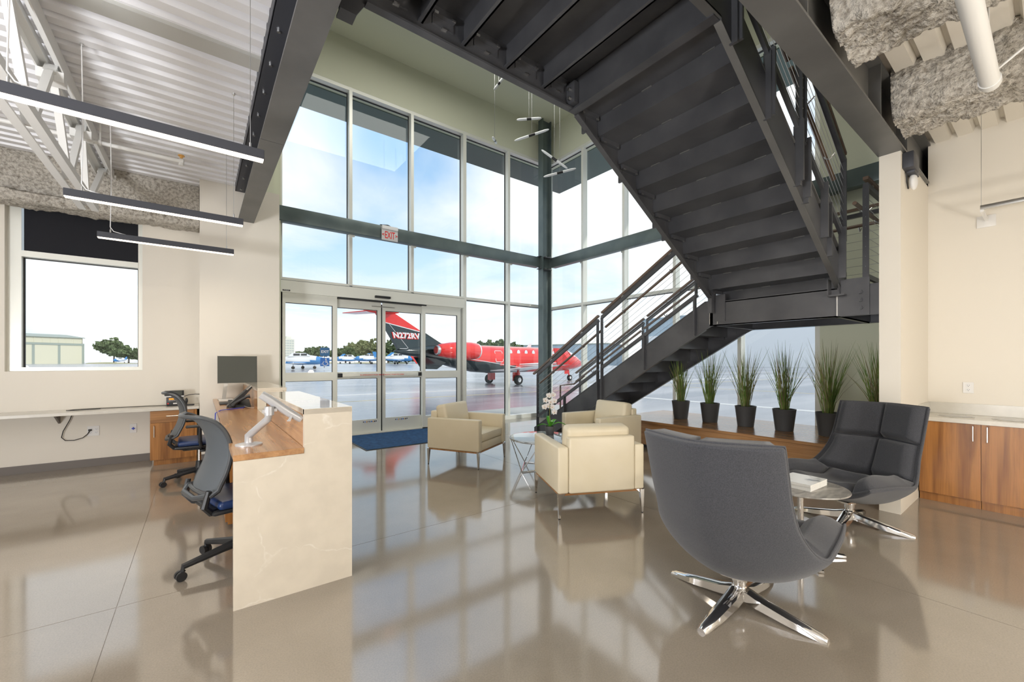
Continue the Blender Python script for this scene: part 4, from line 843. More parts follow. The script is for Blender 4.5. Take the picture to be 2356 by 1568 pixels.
# ================================================================== CREAM ARMCHAIRS
def armchair(label, loc, facing):
    t_ = thing('armchair', label, 'armchair', (*loc, 0), rz=math.atan2(-facing[0], facing[1]), group='cream leather armchairs', world=False)
    hw, hd = .42, .40
    part('seat_frame', MB().rbox((-.325, -.36, .225), (.325, .385, .335), .012), 'leather', t_)
    def cushion(x0, x1, y0, y1, z0, z1, puff, r=.035):
        bm = bmesh.new(); bmesh.ops.create_cube(bm, size=1, matrix=Matrix.Translation(((x0+x1)/2, (y0+y1)/2, (z0+z1)/2)) @ Matrix.Diagonal((x1-x0, y1-y0, z1-z0, 1)))
        bmesh.ops.bevel(bm, geom=bm.edges[:], offset=r, segments=3, profile=.5, affect='EDGES')
        return MB().bm(bm)
    o = part('seat_cushion', MB().grid(1, 1, lambda u, v: (0, 0, 0)) if 0 else cushion(-.315, .315, -.22, .395, .335, .455, .02), 'leather', t_)
    part('piping', MB().tube([(-.312, .385, .44), (0, .392, .446), (.312, .385, .44)], .004, 6), 'leather', o)
    for s in (-1, 1):
        part('armrest', MB().rbox((s*.32, -hd, .225), (s*hw, hd, .64), .016, 3), 'leather', t_)
    bk = MB().rbox((-.318, -.415, .225), (.318, -.315, .725), .018, 3)
    part('back_panel', bk, 'leather', t_)
    bc = cushion(-.312, .312, -.085, .085, -.19, .19, .02, .045)
    bc.xf(Matrix.Translation((0, -.235, .625)) @ Matrix.Rotation(math.radians(11), 4, 'X'))
    part('back_cushion', bc, 'leather', t_)
    part('base_rail', MB().box((-.395, -.385, .205), (.395, -.365, .224)).box((-.395, .365, .205), (.395, .385, .224)).box((-.405, -.385, .205), (-.385, .385, .224)).box((.385, -.385, .205), (.405, .385, .224)), 'woodx', t_, smooth=False, label='thin walnut base rail')
    for sx in (-1, 1):
        for sy in (-1, 1):
            mb = MB().bar((sx*.400, sy*.385, .222), (sx*.405, sy*.390, .006), .040, .034, up=(0, 1, 0), taper=.42)
            mb.prism([(sx*.39, .222), (sx*.345, .222), (sx*.385, .19)], 1, sy*.385-.006, sy*.385+.006)
            lgp = part('leg', mb, 'chrome', t_, smooth=False)
            part('foot', MB().cyl((sx*.405, sy*.390, 0), (sx*.405, sy*.390, .008), .010, 10), 'black', lgp)
    return t_
armchair('cream leather armchair facing away from the doors, beside the blue mat', (3.06, 5.10), (.49, -.87))
armchair('cream leather armchair with its back to the camera, nearest of the three', (3.09, 2.87), (.42, .906))
armchair('cream leather armchair in front of the stair foot, behind the glass table', (4.73, 4.09), (-.994, .11))

# ================================================================== GLASS TABLE AND ORCHID
gt = thing('glass_side_table', 'round glass side table on crossed chrome wires between the armchairs', 'table', (3.67, 4.17, 0), world=False)
tm = bpy.data.materials.new('tabletop_glass'); tm.use_nodes = True; b = tm.node_tree.nodes['Principled BSDF']
for a, v in (('Base Color', (.93, .97, .96, 1)), ('Roughness', .02), ('IOR', 1.5), ('Transmission Weight', .85), ('Specular IOR Level', .8)): b.inputs[a].default_value = v
M['tglass'] = tm
part('glass_top', MB().lathe([(.43, .392), (.448, .394), (.45, .398), (.448, .402), (.43, .404)], seg=64), 'tglass', gt)
part('rim', MB().tube([(.44*math.cos(k*PI/24), .44*math.sin(k*PI/24), .385) for k in range(48)], .006, 6, closed=True), 'chrome', gt)
nodes = [(.33*math.cos(a), .33*math.sin(a), .008) for a in [math.radians(95+k*120) for k in range(3)]]
nodes = [(-.41, -.06, .008), (-.04, .34, .008), (.32, -.22, .008)]
for k, nd in enumerate(nodes):
    a0 = math.atan2(nd[1], nd[0])
    for da in (-.62, .62): part('wire_leg', MB().cyl(nd, (.435*math.cos(a0+da), .435*math.sin(a0+da), .385), .006, 8), 'chrome', gt)
    part('floor_wire', MB().cyl(nd, nodes[(k+1) % 3], .006, 8), 'chrome', gt)
oc = thing('orchid', 'white orchid in a small grey pot on the glass side table', 'plant', (3.84, 4.22, .404), world=False)
part('pot', MB().lathe([(.050, 0), (.052, .003), (.068, .118), (.066, .122), (.060, .120), (.056, .10)], seg=28), 'pot', oc)
part('moss', MB().lathe([(.058, .098), (.055, .108), (.02, .112)], seg=16), 'soil', oc)
rng = random.Random(4)
for a, L, up, wd in ((2.6, .17, .05, .030), (-.6, .21, .07, .034), (.2, .19, .10, .034), (-1.9, .12, .09, .03), (1.2, .13, .15, .028)):
    d = Vector((math.cos(a), math.sin(a), 0)); s_ = Vector((-d.y, d.x, 0))
    part('leaf', MB().grid(9, 5, lambda u, v: Vector((0, 0, .11))+d*(.01+L*u)+Vector((0, 0, up*math.sin(u*2.4)-.03*u))+s_*(v-.5)*2*wd*math.sin(min(1, u*1.25+.12)*PI)**.7+Vector((0, 0, .012*abs(v-.5)*2))), 'leafg', oc)
fs = [(0, 0, .11), (-.014, -.01, .28), (-.012, -.012, .42), (.004, -.01, .53), (.03, .0, .575)]
part('stem', MB().tube(fs, .0042, 6).tube([(-.012, -.012, .40), (.02, -.015, .36), (.05, -.01, .30)], .003, 5), 'stem', oc)
cr = Vector((.798, -.603, 0)); cf = Vector((-.603, -.798, 0))
for (r_, z_) in ((-.06, .475), (-.015, .54), (.045, .55), (.058, .465), (.01, .455), (-.075, .385), (-.025, .40), (.03, .385), (.06, .315)):
    c = cr*r_+cf*rng.uniform(.0, .03)+Vector((0, 0, z_)); f = part('flower', MB(), 'petal', oc) if 0 else None
    mb = MB(); tilt = rng.uniform(-.3, .3)
    for k in range(5):
        a = k*2*PI/5+tilt+PI/2; d = cr*math.cos(a)+Vector((0, 0, math.sin(a))); s_ = cr*-math.sin(a)+Vector((0, 0, math.cos(a))); wd = .026 if k in (1, 4) else .015
        mb.grid(5, 3, lambda u, v: c+d*.042*u+s_*(v-.5)*2*wd*math.sin(min(1., u*.8+.15)*PI)+cf*(.008*math.sin(u*3)-.004*abs(v-.5)))
    fo = part('flower', mb, 'petal', oc)
    part('flower_lip', MB().sphere(c+cf*.010-Vector((0, 0, .006)), .006, 1, 1, 1.3, 1), 'ylip', fo)

# ================================================================== GREY LOUNGE CHAIRS
def smooth_interp(tab, u):
    n = len(tab)-1; x = u*n; i = min(int(x), n-1); f = x-i
    p0 = tab[max(i-1, 0)]; p1 = tab[i]; p2 = tab[i+1]; p3 = tab[min(i+2, n)]
    return [.5*((2*b)+(-a+c)*f+(2*a-5*b+4*c-d)*f*f+(-a+3*b-3*c+d)*f**3) for a, b, c, d in zip(p0, p1, p2, p3)]
#        y     z    halfw  rise  fwd
PROF = [(-.60, 1.02, .350, .00, .15), (-.555, .88, .352, .00, .155), (-.510, .74, .355, .00, .16), (-.455, .60, .368, .00, .18), (-.385, .45, .405, .03, .21),
        (-.27, .305, .440, .12, .20), (-.06, .232, .450, .20, .09), (.22, .275, .450, .175, .02), (.48, .345, .43, .105, .00)]
def shell_pt(u, v, off=0.):
    y, z, w_, rise, fwd = smooth_interp(PROF, u)
    def raw(u, v):
        y, z, w_, rise, fwd = smooth_interp(PROF, min(max(u, 0), 1)); a = abs(v)
        return Vector((v*w_*(1-.04*a*a), y+fwd*(a*a+.01)**.62*.985, z+rise*a**2.3))
    p = raw(u, v)
    if off:
        e = .004; u0, u1 = max(u-e, 0), min(u+e, 1); v0, v1 = max(v-e, -1), min(v+e, 1)
        du = raw(u1, v)-raw(u0, v); dv = raw(u, v1)-raw(u, v0); n = dv.cross(du)
        if n.length > 1e-9:
            n.normalize()
            p = p+n*off
    return p
def slab(fn_in, fn_out, nu, nv):
    mb = MB(); o = 0
    mb.grid(nu, nv, fn_in); k = nu*nv; mb.grid(nu, nv, fn_out); rim = [i*nv for i in range(nu)]+[(nu-1)*nv+j for j in range(1, nv)]+[i*nv+nv-1 for i in range(nu-2, -1, -1)]+[j for j in range(nv-2, 0, -1)]
    for a, b_ in zip(rim, rim[1:]+rim[:1]): mb.f.append((a, b_, b_+k, a+k)); mb.mi.append(0)
    return mb
def lounge(label, loc, facing, base_rot=0.):
    rz = math.atan2(-facing[0], facing[1])
    t_ = thing('lounge_chair', label, 'lounge chair', (*loc, 0), rz=rz, group='charcoal swivel lounge chairs', world=False)
    sgn = 1 if (shell_pt(.1, 0, .05).y > shell_pt(.1, 0).y) else -1
    sh = part('shell', slab(lambda u, v: shell_pt(u, 2*v-1, .004*sgn), lambda u, v: shell_pt(u, 2*v-1, -.038*sgn*(1-.5*abs(2*v-1)**6)), 41, 33), 'fabric', t_, ang=70)
    bv = sh.modifiers.new('round', 'BEVEL'); bv.width = .012; bv.segments = 3; bv.limit_method = 'ANGLE'; bv.angle_limit = math.radians(50)
    def pad(name, u0, u1, v0, v1, th, nu=15, nv=13, edge=.16):
        def outr(a, b_):
            ea = min(a, 1-a)/edge; eb = min(b_, 1-b_)/edge; k = (1-(1-min(1, ea))**2.4)*(1-(1-min(1, eb))**2.4)
            return shell_pt(u0+(u1-u0)*a, v0+(v1-v0)*b_, sgn*(.006+th*max(0, k)**.6))
        o = part(name, slab(outr, lambda a, b_: shell_pt(u0+(u1-u0)*a, v0+(v1-v0)*b_, sgn*.003), nu, nv), 'fabric', t_, ang=75)
        return o
    for v0, v1 in ((-.97, -.012), (.012, .97)):
        pad('back_cushion', .004, .275, v0, v1, .085, edge=.10); pad('back_cushion', .285, .56, v0*.95 if v0 < -.5 else v0, v1*.95 if v1 > .5 else v1, .08, edge=.11)
    pad('seat_cushion', .57, .985, -.67, .67, .10, 19, 19, .12)
    for s in (-1, 1): pad('arm_pad', .57, .985, min(s*.68, s*.98), max(s*.68, s*.98), .13, 21, 9, .3)
    rimp = [shell_pt(i/40, 1, 0) for i in range(41)]+[shell_pt(1, 1-2*j/24, 0) for j in range(1, 25)]+[shell_pt(1-i/40, -1, 0) for i in range(1, 41)]+[shell_pt(0, -1+2*j/24, 0) for j in range(1, 24)]
    part('piping', MB().tube(rimp, .007, 6, closed=True), 'fabric', t_)
    part('column', MB().lathe([(.038, .075), (.036, .09), (.034, .13), (.040, .135), (.040, .165), (.048, .17), (.05, .19), (.02, .20)], (0, -.0, 0), 24), 'chrome', t_)
    part('tilt_bracket', MB().bar((0, -.12, .195), (0, .12, .195), .12, .014), 'chrome', t_, smooth=False)
    hub = part('hub', MB().lathe([(.058, .045), (.06, .07), (.045, .10), (.036, .115)], seg=24), 'chrome', t_)
    for k in range(4):
        a = base_rot-rz+k*PI/2; d = Vector((math.cos(a), math.sin(a), 0)); s_ = Vector((-d.y, d.x, 0)); mb = MB(); secs = []
        for q, (r_, zt, zb_, w_) in enumerate(((.02, .115, .05, .042), (.10, .090, .034, .043), (.25, .060, .014, .038), (.40, .032, .0, .029), (.425, .020, .0, .022))):
            secs.append([d*r_+s_*x_*w_+Vector((0, 0, z_)) for x_, z_ in ((-1, zb_), (1, zb_), (.85, zt-.010), (.3, zt), (-.3, zt), (-.85, zt-.010))])
        vs = [p for s in secs for p in s]; fs_ = [(q*6+i, q*6+(i+1) % 6, q*6+6+(i+1) % 6, q*6+6+i) for q in range(4) for i in range(6)]+[(0, 1, 2, 3, 4, 5), (24, 25, 26, 27, 28, 29)]
        part('leg', mb.add(vs, fs_), 'chrome', t_, ang=50)
    return t_
lounge('charcoal swivel lounge chair with its back to the camera, in the foreground', (2.50, 1.12), (.99, .10))
lounge('charcoal swivel lounge chair facing left in front of the bench, seen from the front', (4.53, 1.11), (-.96, .28))

# small table between them
ot = thing('side_table', 'small round grey-topped side table between the lounge chairs', 'table', (3.50, 1.14, 0), world=False)
part('tabletop', MB().lathe([(.275, .486), (.288, .490), (.290, .494), (.288, .500), (.27, .501)], seg=56), 'greytop', ot)
part('pole', MB().cyl((0, 0, .03), (0, 0, .486), .019, 20), 'chrome', ot); part('top_plate', MB().lathe([(.09, .478), (.09, .486), (.03, .486)], seg=24), 'chrome', ot)
for k in range(4):
    a = math.radians(-48.5)+k*PI/2; d = Vector((math.cos(a), math.sin(a), 0))
    part('foot', MB().bar(d*.01+Vector((0, 0, .035)), d*.285+Vector((0, 0, .012)), .045, .022, taper=.72), 'chrome', ot, smooth=False)
mgc = [M['paper']]
cov = noisy('magazine_cover', (.80, .82, .80), (.35, .45, .30), 9, 3, .25, 0, lo=.50, hi=.72)
cov2 = noisy('magazine_cover_dark', (.82, .82, .80), (.08, .10, .13), 7, 3, .25, 0, lo=.55, hi=.70)
for k in range(5):
    z0 = .502+.0088*k; dx_ = (k % 3-1)*.002
    t_ = thing('magazine', ['bottom magazine of the stack on the grey table', 'second magazine from the bottom of the stack', 'middle magazine of the stack of five', 'magazine just under the topmost one', 'topmost magazine of the stack, pale cover with dark patch'][k], 'magazine', (3.53+dx_, 1.145, z0), group='magazines on the side table', world=False)
    t_.rotation_euler.z = math.radians(-3)
    part('pages', MB().box((-.145, -.112, .0005), (.140, .112, .0078)), 'paper', t_, smooth=False)
    part('cover', MB().box((-.146, -.113, .0078), (.141, .113, .0086)).box((-.146, -.113, 0), (.141, .113, .0006)), cov if k < 4 else cov2, t_, smooth=False)

# ================================================================== OFFICE CHAIRS
def office(label, loc, facing, base):
    rz = math.atan2(-facing[0], facing[1])
    t_ = thing('office_chair', label, 'office chair', (*loc, 0), rz=rz, group='office chairs behind the desk', world=False)
    for k in range(5):
        a = math.radians(base)-rz+k*2*PI/5; d = Vector((math.cos(a), math.sin(a), 0)); tip = d*.335
        lg_ = part('base_leg', MB().tube([Vector((0, 0, .135))+d*.02, Vector((0, 0, .12))+d*.12, tip+Vector((0, 0, .085)), tip+Vector((0, 0, .055))], [.034, .027, .02, .016], 8), 'black', t_)
        s_ = Vector((-d.y, d.x, 0)); w_ = tip+d*.012
        for q in (-1, 1): part('caster', MB().cyl(w_+s_*.006*q+Vector((0, 0, .03)), w_+s_*.026*q+Vector((0, 0, .03)), .0295, 16), 'black', lg_)
    part('base_hub', MB().lathe([(.05, .09), (.055, .14), (.04, .18), (.032, .235)], seg=16), 'black', t_)
    part('gas_lift', MB().cyl((0, 0, .2), (0, 0, .40), .018, 14), 'chrome', t_)
    part('mechanism', MB().rbox((-.09, -.16, .375), (.09, .12, .425), .015).tube([(.09, .02, .39), (.2, .03, .385)], .008, 6).rbox((.17, .0, .37), (.23, .06, .395), .008), 'black', t_)
    part('seat_pan', MB().rbox((-.235, -.23, .42), (.235, .235, .45), .014), 'black', t_)
    sc_ = MB().rbox((-.245, -.20, .45), (.245, .25, .505), .024, 3); part('seat_cushion', sc_, 'vinyl', t_)
    BP = [(-.15, .435, .20), (-.225, .450, .21), (-.27, .50, .225), (-.255, .585, .235), (-.21, .69, .235), (-.185, .79, .23), (-.19, .88, .225), (-.22, .96, .215), (-.27, 1.02, .20), (-.335, 1.05, .17)]
    def bp(u, v):
        y, z, w_ = smooth_interp(BP, u); return Vector((v*w_, y+.055*v*v*(1 if u > .3 else .4), z))
    o = part('back_mesh', slab(lambda u, v: bp(.32+.67*u, (2*v-1)*.97), lambda u, v: bp(.32+.67*u, (2*v-1)*.97)+Vector((0, -.006, 0)), 21, 11), 'mesh', t_, ang=60)
    fr_ = [bp(.30+.70*i/24, 1) for i in range(25)]+[bp(1, 1-2*j/10) for j in range(1, 11)]+[bp(1-.70*i/24, -1) for i in range(1, 25)]+[bp(.30, -1+2*j/10) for j in range(1, 10)]
    part('back_frame', MB().tube(fr_, .0145, 8, closed=True), 'dgrey', t_)
    for s in (-1, 1):
        part('back_support', MB().tube([(s*.12, -.06, .415), (s*.16, -.15, .42), (s*.19, -.23, .44), (s*.215, -.27, .49), (s*.228, -.25, .59)], [.016, .02, .022, .022, .016], 8), 'black', t_)
        part('arm_post', MB().tube([(s*.20, .02, .43), (s*.285, .01, .445), (s*.295, .0, .50), (s*.295, .0, .665)], [.016, .017, .019, .015], 8), 'black', t_)
        part('arm_pad', MB().rbox((s*.255, -.13, .665), (s*.335, .14, .69), .011, 3), 'black', t_)
    part('lumbar_loop', MB().tube([bp(.30, -.95)+Vector((0, -.0, 0)), bp(.27, -.5)+Vector((0, -.035, 0)), bp(.27, .5)+Vector((0, -.035, 0)), bp(.30, .95)], .017, 8), 'dgrey', t_)
    return t_
office('office chair with blue seat and grey mesh back tucked behind the near end panel', (.235, 3.50), (.97, .24), 125)
office('office chair with black arms in front of the small walnut cabinet', (0, 6.17), (1, .02), 199)

# ================================================================== OUTSIDE
ap = thing('apron', 'grey airport apron outside the glass walls with faint yellow lines', 'ground', (10, 20, 0))
def HG(y, x=0.):
    k = min(1, max(0, (y-32)/50)); q = min(1, max(0, (x-75)/25)); return -.03+1.08*k*k*(3-2*k)*(1-q)
ysg = [-200, 8.9]+[32+2.5*k for k in range(21)]+[560]; xg = [-260, 8.2, 75]+[75+5*k for k in range(1, 6)]+[420]; mb = MB()
for ya_, yb_ in zip(ysg, ysg[1:]):
    for xa_, xb_ in zip(xg, xg[1:]):
        if yb_ > 9 or xa_ > 8: mb.add([(x_, y_, HG(y_, x_)) for x_, y_ in ((xa_, ya_), (xb_, ya_), (xb_, yb_), (xa_, yb_))], [(0, 1, 2, 3)])
part('asphalt', mb, 'asphalt', ap)
part('concrete_walk', MB().box((-8, 8.5, -.3), (9.6, 10.3, -.02)).box((7.75, -30, -.3), (9.6, 8.5, -.02)), 'aprcon', ap, smooth=False)
mb = MB()
for (x0, y0, x1, y1, w_) in ((-30, 16.5, 60, 14.0, .10), (22, -20, 22.5, 30, .12), (60, -60, 60, 80, .2)): mb.bar((x0, y0, -.028), (x1, y1, -.028), w_, .004)
part('line_marking', mb, 'yline', ap, smooth=False)
mb = MB()
for (x0, y0, x1, y1, w_) in ((-20, 19.5, 40, 17.5, .45), (14, -20, 14.4, 14, .4)): mb.bar((x0, y0, -.028), (x1, y1, -.028), w_, .004)
part('painted_band', mb, 'wline', ap, smooth=False)
gf = thing('grass_strip', 'strip of dry grass at the far edge of the apron', 'grass', (0, 130, 0)); gf['kind'] = 'stuff'
part('turf', MB().grid(60, 6, lambda u, v: Vector((-20+75*u, 128+10*v, 1.05+(.35*math.sin(v*PI))*(.6+.4*math.sin(u*40))))), 'grass', gf, kind='stuff')

# ------------------------------------------------------------------ the jet
JN = Vector((24.84, 23.48, 0)); JT = Vector((7.36, 21.13, 0)); jd = (JT-JN).normalized(); jrz = math.atan2(jd.y, jd.x)
je = thing('business_jet', 'red and black business jet with T-tail parked outside the doors', 'aircraft', tuple(JN), rz=jrz, world=False)
# local: +x towards the tail, +y away from the viewer's side is computed from rz; z up. Viewer is on local +y or -y
jv = Matrix.Rotation(-jrz, 4, 'Z') @ (Vector((0, 0, 0))-JN); vs_ = 1 if jv.y > 0 else -1    # side facing the building
fus = [(0, .02, 1.22), (.12, .14, 1.24), (.5, .33, 1.31), (1.1, .53, 1.40), (1.8, .70, 1.50), (2.6, .84, 1.57), (3.6, .88, 1.58), (10.2, .88, 1.58), (11.6, .82, 1.63), (13.0, .66, 1.74), (14.4, .44, 1.86), (15.4, .24, 1.95), (15.9, .08, 2.0)]
def fring(x, r, zc_, k): a = 2*PI*k/28; return (x, r*math.cos(a), zc_+r*math.sin(a)*(1.0))
fz = []
X_ = [];
for (x, r, zc_), (x2, r2, zc2) in zip(fus, fus[1:]):
    n_ = max(1, int((x2-x)/.35))
    for q in range(n_): t__ = q/n_; X_.append((x+(x2-x)*t__, r+(r2-r)*t__, zc_+(zc2-zc_)*t__))
X_.append(fus[-1])
mb = MB(); mb.v = [fring(x, r, z, k) for (x, r, z) in X_ for k in range(28)]
for i in range(len(X_)-1):
    for k in range(28):
        f = (i*28+k, i*28+(k+1) % 28, (i+1)*28+(k+1) % 28, (i+1)*28+k); mb.f.append(f)
        zc_ = sum(mb.v[q][2] for q in f)/4; xc = sum(mb.v[q][0] for q in f)/4
        div = -1 if xc < 7.0 else (.93+(xc-7.0)*.125)
        mb.mi.append(1 if zc_ < div or xc > 12.6 else 0)
body = part('fuselage', mb, ['jred', 'jblack'], je, ang=60)
cheat = [(7.0+.35*k, .93+.044*k) for k in range(16)]
def on_side(x, z, out=.012):
    xs_ = sorted(X_, key=lambda q: abs(q[0]-x))[0]; r, zc_ = xs_[1], xs_[2]; s = max(-1, min(1, (z-zc_)/max(r, .05))); return Vector((x, vs_*(r*math.sqrt(max(0, 1-s*s))+out), z))
part('stripe', MB().tube([on_side(x, z) for x, z in cheat if z < 2.2], .02, 4), 'jwhite', body)
part('stripe', MB().tube([on_side(x, 1.34-.04*(x-4.2)**1.0*.5, .005) for x in [3.9+.3*k for k in range(15)]], [.02+.05*math.sin(k/14*PI) for k in range(15)], 4), 'jwhite', body)
part('stripe', MB().tube([on_side(x, 1.22-.02*(x-4.2), .005) for x in [4.8+.3*k for k in range(12)]], [.01+.04*math.sin(k/11*PI) for k in range(12)], 4), 'jwhite', body)
for k in range(7):
    x = 4.47+k*.73; c = on_side(x, 2.02, .0); nrm = (c-Vector((x, 0, 1.6))).normalized()
    part('cabin_window', MB().sphere(c, .15, 1, .14, 1.35, 2), 'jglass', body)
mb = MB(); dpts = [on_side(9.75+.30*math.cos(a) * (1 if abs(math.cos(a)) < .6 else 1), 1.62+.40*math.sin(a), .01) for a in [0]]
rect = [(9.70, 1.42), (10.2, 1.42), (10.26, 1.50), (10.26, 2.04), (10.2, 2.12), (9.70, 2.12), (9.64, 2.04), (9.64, 1.50)]
part('hatch_outline', mb.tube([on_side(x, z, .008) for x, z in rect], .022, 5, closed=True), 'jwhite', body)
part('windshield', MB().grid(8, 10, lambda u, v: (lambda x, a: Vector((x, (sorted(X_, key=lambda q: abs(q[0]-x))[0][1]+.015)*math.cos(a), sorted(X_, key=lambda q: abs(q[0]-x))[0][2]+(sorted(X_, key=lambda q: abs(q[0]-x))[0][1]+.015)*math.sin(a))))(1.75+.75*u, math.radians(28+124*v))), 'jglass', body)
part('antenna', MB().prism([(6.1, 2.44), (6.55, 2.44), (6.25, 2.72), (5.95, 2.76), (6.05, 2.68)], 1, -.015, .015), 'jwhite', body, smooth=False)
# engines
for s in (vs_, -vs_):
    ex = 1.45
    e = part('engine', MB().lathe([(.30, 10.55+ex), (.41, 10.58+ex), (.48, 10.75+ex), (.51, 11.2+ex), (.50, 11.9+ex), (.44, 12.6+ex), (.32, 13.25+ex), (.26, 13.3+ex)], (0, s*1.15, 2.06), 28, axis='x'), 'jred', je, ang=50)
    part('intake_lip', MB().tube([(10.58+ex, s*1.15+.40*math.cos(a), 2.06+.40*math.sin(a)) for a in [k*PI/12 for k in range(24)]], .05, 8, closed=True), 'jwhite', e)
    part('exhaust', MB().lathe([(.26, 13.2+ex), (.25, 13.45+ex), (.20, 13.46+ex), (.2, 13.2+ex)], (0, s*1.15, 2.06), 20, axis='x'), 'brushed', e)
    part('pylon', MB().prism([(11.4+ex, 2.02), (13.0+ex, 2.02), (13.6+ex, 2.10), (11.4+ex, 2.12)], 1, s*.35, s*.95), 'jblack', je, smooth=False)
# fin, tailplane
def taper(x0, x1, x2, x3, z0, z1, z2, z3, t0, t1):
    return MB().add([(x0, -t0, z0), (x1, -t0, z1), (x2, -t1, z2), (x3, -t1, z3), (x0, t0, z0), (x1, t0, z1), (x2, t1, z2), (x3, t1, z3)], [(0, 1, 2, 3), (7, 6, 5, 4), (0, 4, 5, 1), (1, 5, 6, 2), (2, 6, 7, 3), (3, 7, 4, 0)])
fin = part('tail_fin', taper(13.5, 16.55, 17.55, 15.1, 2.25, 2.08, 3.55, 3.08, .13, .07), 'jblack', je, smooth=False)
part('fin_tip', taper(15.05, 17.5, 17.95, 16.95, 3.06, 3.50, 4.08, 4.08, .078, .05), 'jred', fin, smooth=False)
part('fin_leading_edge', MB().bar((13.4, 0, 2.24), (15.1, 0, 3.12), .16, .05), 'jblack', fin, smooth=False)
part('fin_stripe', MB().bar((15.05, vs_*.082, 3.05), (17.52, vs_*.072, 3.50), .012, .045), 'jwhite', fin, smooth=False)
part('rudder_line', MB().bar((16.0, vs_*.132, 2.16), (17.1, vs_*.09, 3.4), .006, .018).bar((15.2, vs_*.136, 2.16), (16.5, vs_*.134, 2.12), .006, .022), 'jwhite', fin, smooth=False)
bl_ = part('tail_bullet', MB().lathe([(.03, 16.5), (.14, 16.9), (.16, 17.5), (.12, 18.1), (.03, 18.5)], (0, 0, 4.05), 14, axis='x'), 'jred', je)
for s in (1, -1):
    part('tailplane', MB().add([(16.8, 0, 4.02), (18.0, 0, 4.02), (18.6, s*2.2, 4.02), (17.9, s*2.2, 4.02), (16.8, 0, 4.12), (18.0, 0, 4.08), (18.6, s*2.2, 4.06), (17.9, s*2.2, 4.06)], [(0, 1, 2, 3), (7, 6, 5, 4), (0, 4, 5, 1), (1, 5, 6, 2), (2, 6, 7, 3), (3, 7, 4, 0)]), 'jred', je, smooth=False)
tcone = part('tail_cone', MB().lathe([(.42, 13.8), (.34, 15.0), (.22, 16.0), (.10, 16.6), (.02, 16.8)], (0, 0, 1.98), 20, axis='x'), 'jblack', je)
for s in (1, -1): part('ventral_fin', MB().prism([(13.4, 1.55), (15.4, 1.70), (14.9, 1.02), (14.3, 1.0)], 1, s*.30, s*.36), 'jblack', je, smooth=False)
# registration, read from the building side
mtx = Matrix.Translation((16.05, vs_*.125, 2.82)) @ (Matrix.Rotation(PI, 4, 'Z') if vs_ > 0 else Matrix()) @ Matrix.Rotation(PI/2, 4, 'X') @ Matrix.Diagonal((1.12, 1, 1, 1))
part('registration', text_mb('N272RV', .40, mtx, .006, .016, shear=-.25, spacing=1.05), 'jwhite', fin, smooth=False, label='white registration lettering')
mtx2 = Matrix.Translation((16.05+.03, vs_*.121, 2.80)) @ (Matrix.Rotation(PI, 4, 'Z') if vs_ > 0 else Matrix()) @ Matrix.Rotation(PI/2, 4, 'X') @ Matrix.Diagonal((1.12, 1, 1, 1))
part('registration_edge', text_mb('N272RV', .40, mtx2, .004, .03, shear=-.25, spacing=1.05), 'red', fin, smooth=False)
# wings
for s in (vs_, -vs_):
    wg = part('wing', MB().add([(7.6, s*.5, .80), (10.4, s*.5, .82), (11.3, s*6.6, 1.25), (10.1, s*6.6, 1.28), (7.6, s*.5, .98), (10.4, s*.5, .90), (11.3, s*6.6, 1.29), (10.1, s*6.6, 1.34)], [(0, 1, 2, 3), (7, 6, 5, 4), (0, 4, 5, 1), (1, 5, 6, 2), (2, 6, 7, 3), (3, 7, 4, 0)]), 'jwhite', je, smooth=False)
    part('winglet', MB().add([(10.1, s*6.6, 1.28), (11.3, s*6.6, 1.27), (11.9, s*6.85, 2.1), (11.4, s*6.85, 2.1), (10.1, s*6.66, 1.28), (11.3, s*6.66, 1.27), (11.9, s*6.89, 2.1), (11.4, s*6.89, 2.1)], [(0, 1, 2, 3), (7, 6, 5, 4), (0, 4, 5, 1), (1, 5, 6, 2), (2, 6, 7, 3), (3, 7, 4, 0)]), 'jred', wg, smooth=False)
    g_ = part('main_gear', MB().bar((8.8, s*1.35, .28), (8.7, s*1.3, .9), .12, .12).box((8.45, s*1.18, .2), (9.1, s*1.22, .75)), 'jred', je, smooth=False)
    part('wheel', MB().cyl((8.8, s*1.30, .27), (8.8, s*1.52, .27), .30, 24), 'tyre', g_); part('wheel_hub', MB().cyl((8.8, s*1.28, .27), (8.8, s*1.535, .27), .15, 16), 'jwhite', g_)
g_ = part('nose_gear', MB().bar((1.65, 0, .2), (1.75, 0, .9), .07, .07).box((1.9, .12, .5), (2.4, .14, .8)), 'jred', je, smooth=False)
part('wheel', MB().cyl((1.6, -.09, .19), (1.6, .09, .19), .22, 20), 'tyre', g_); part('wheel_hub', MB().cyl((1.6, -.1, .19), (1.6, .1, .19), .11, 14), 'jwhite', g_)

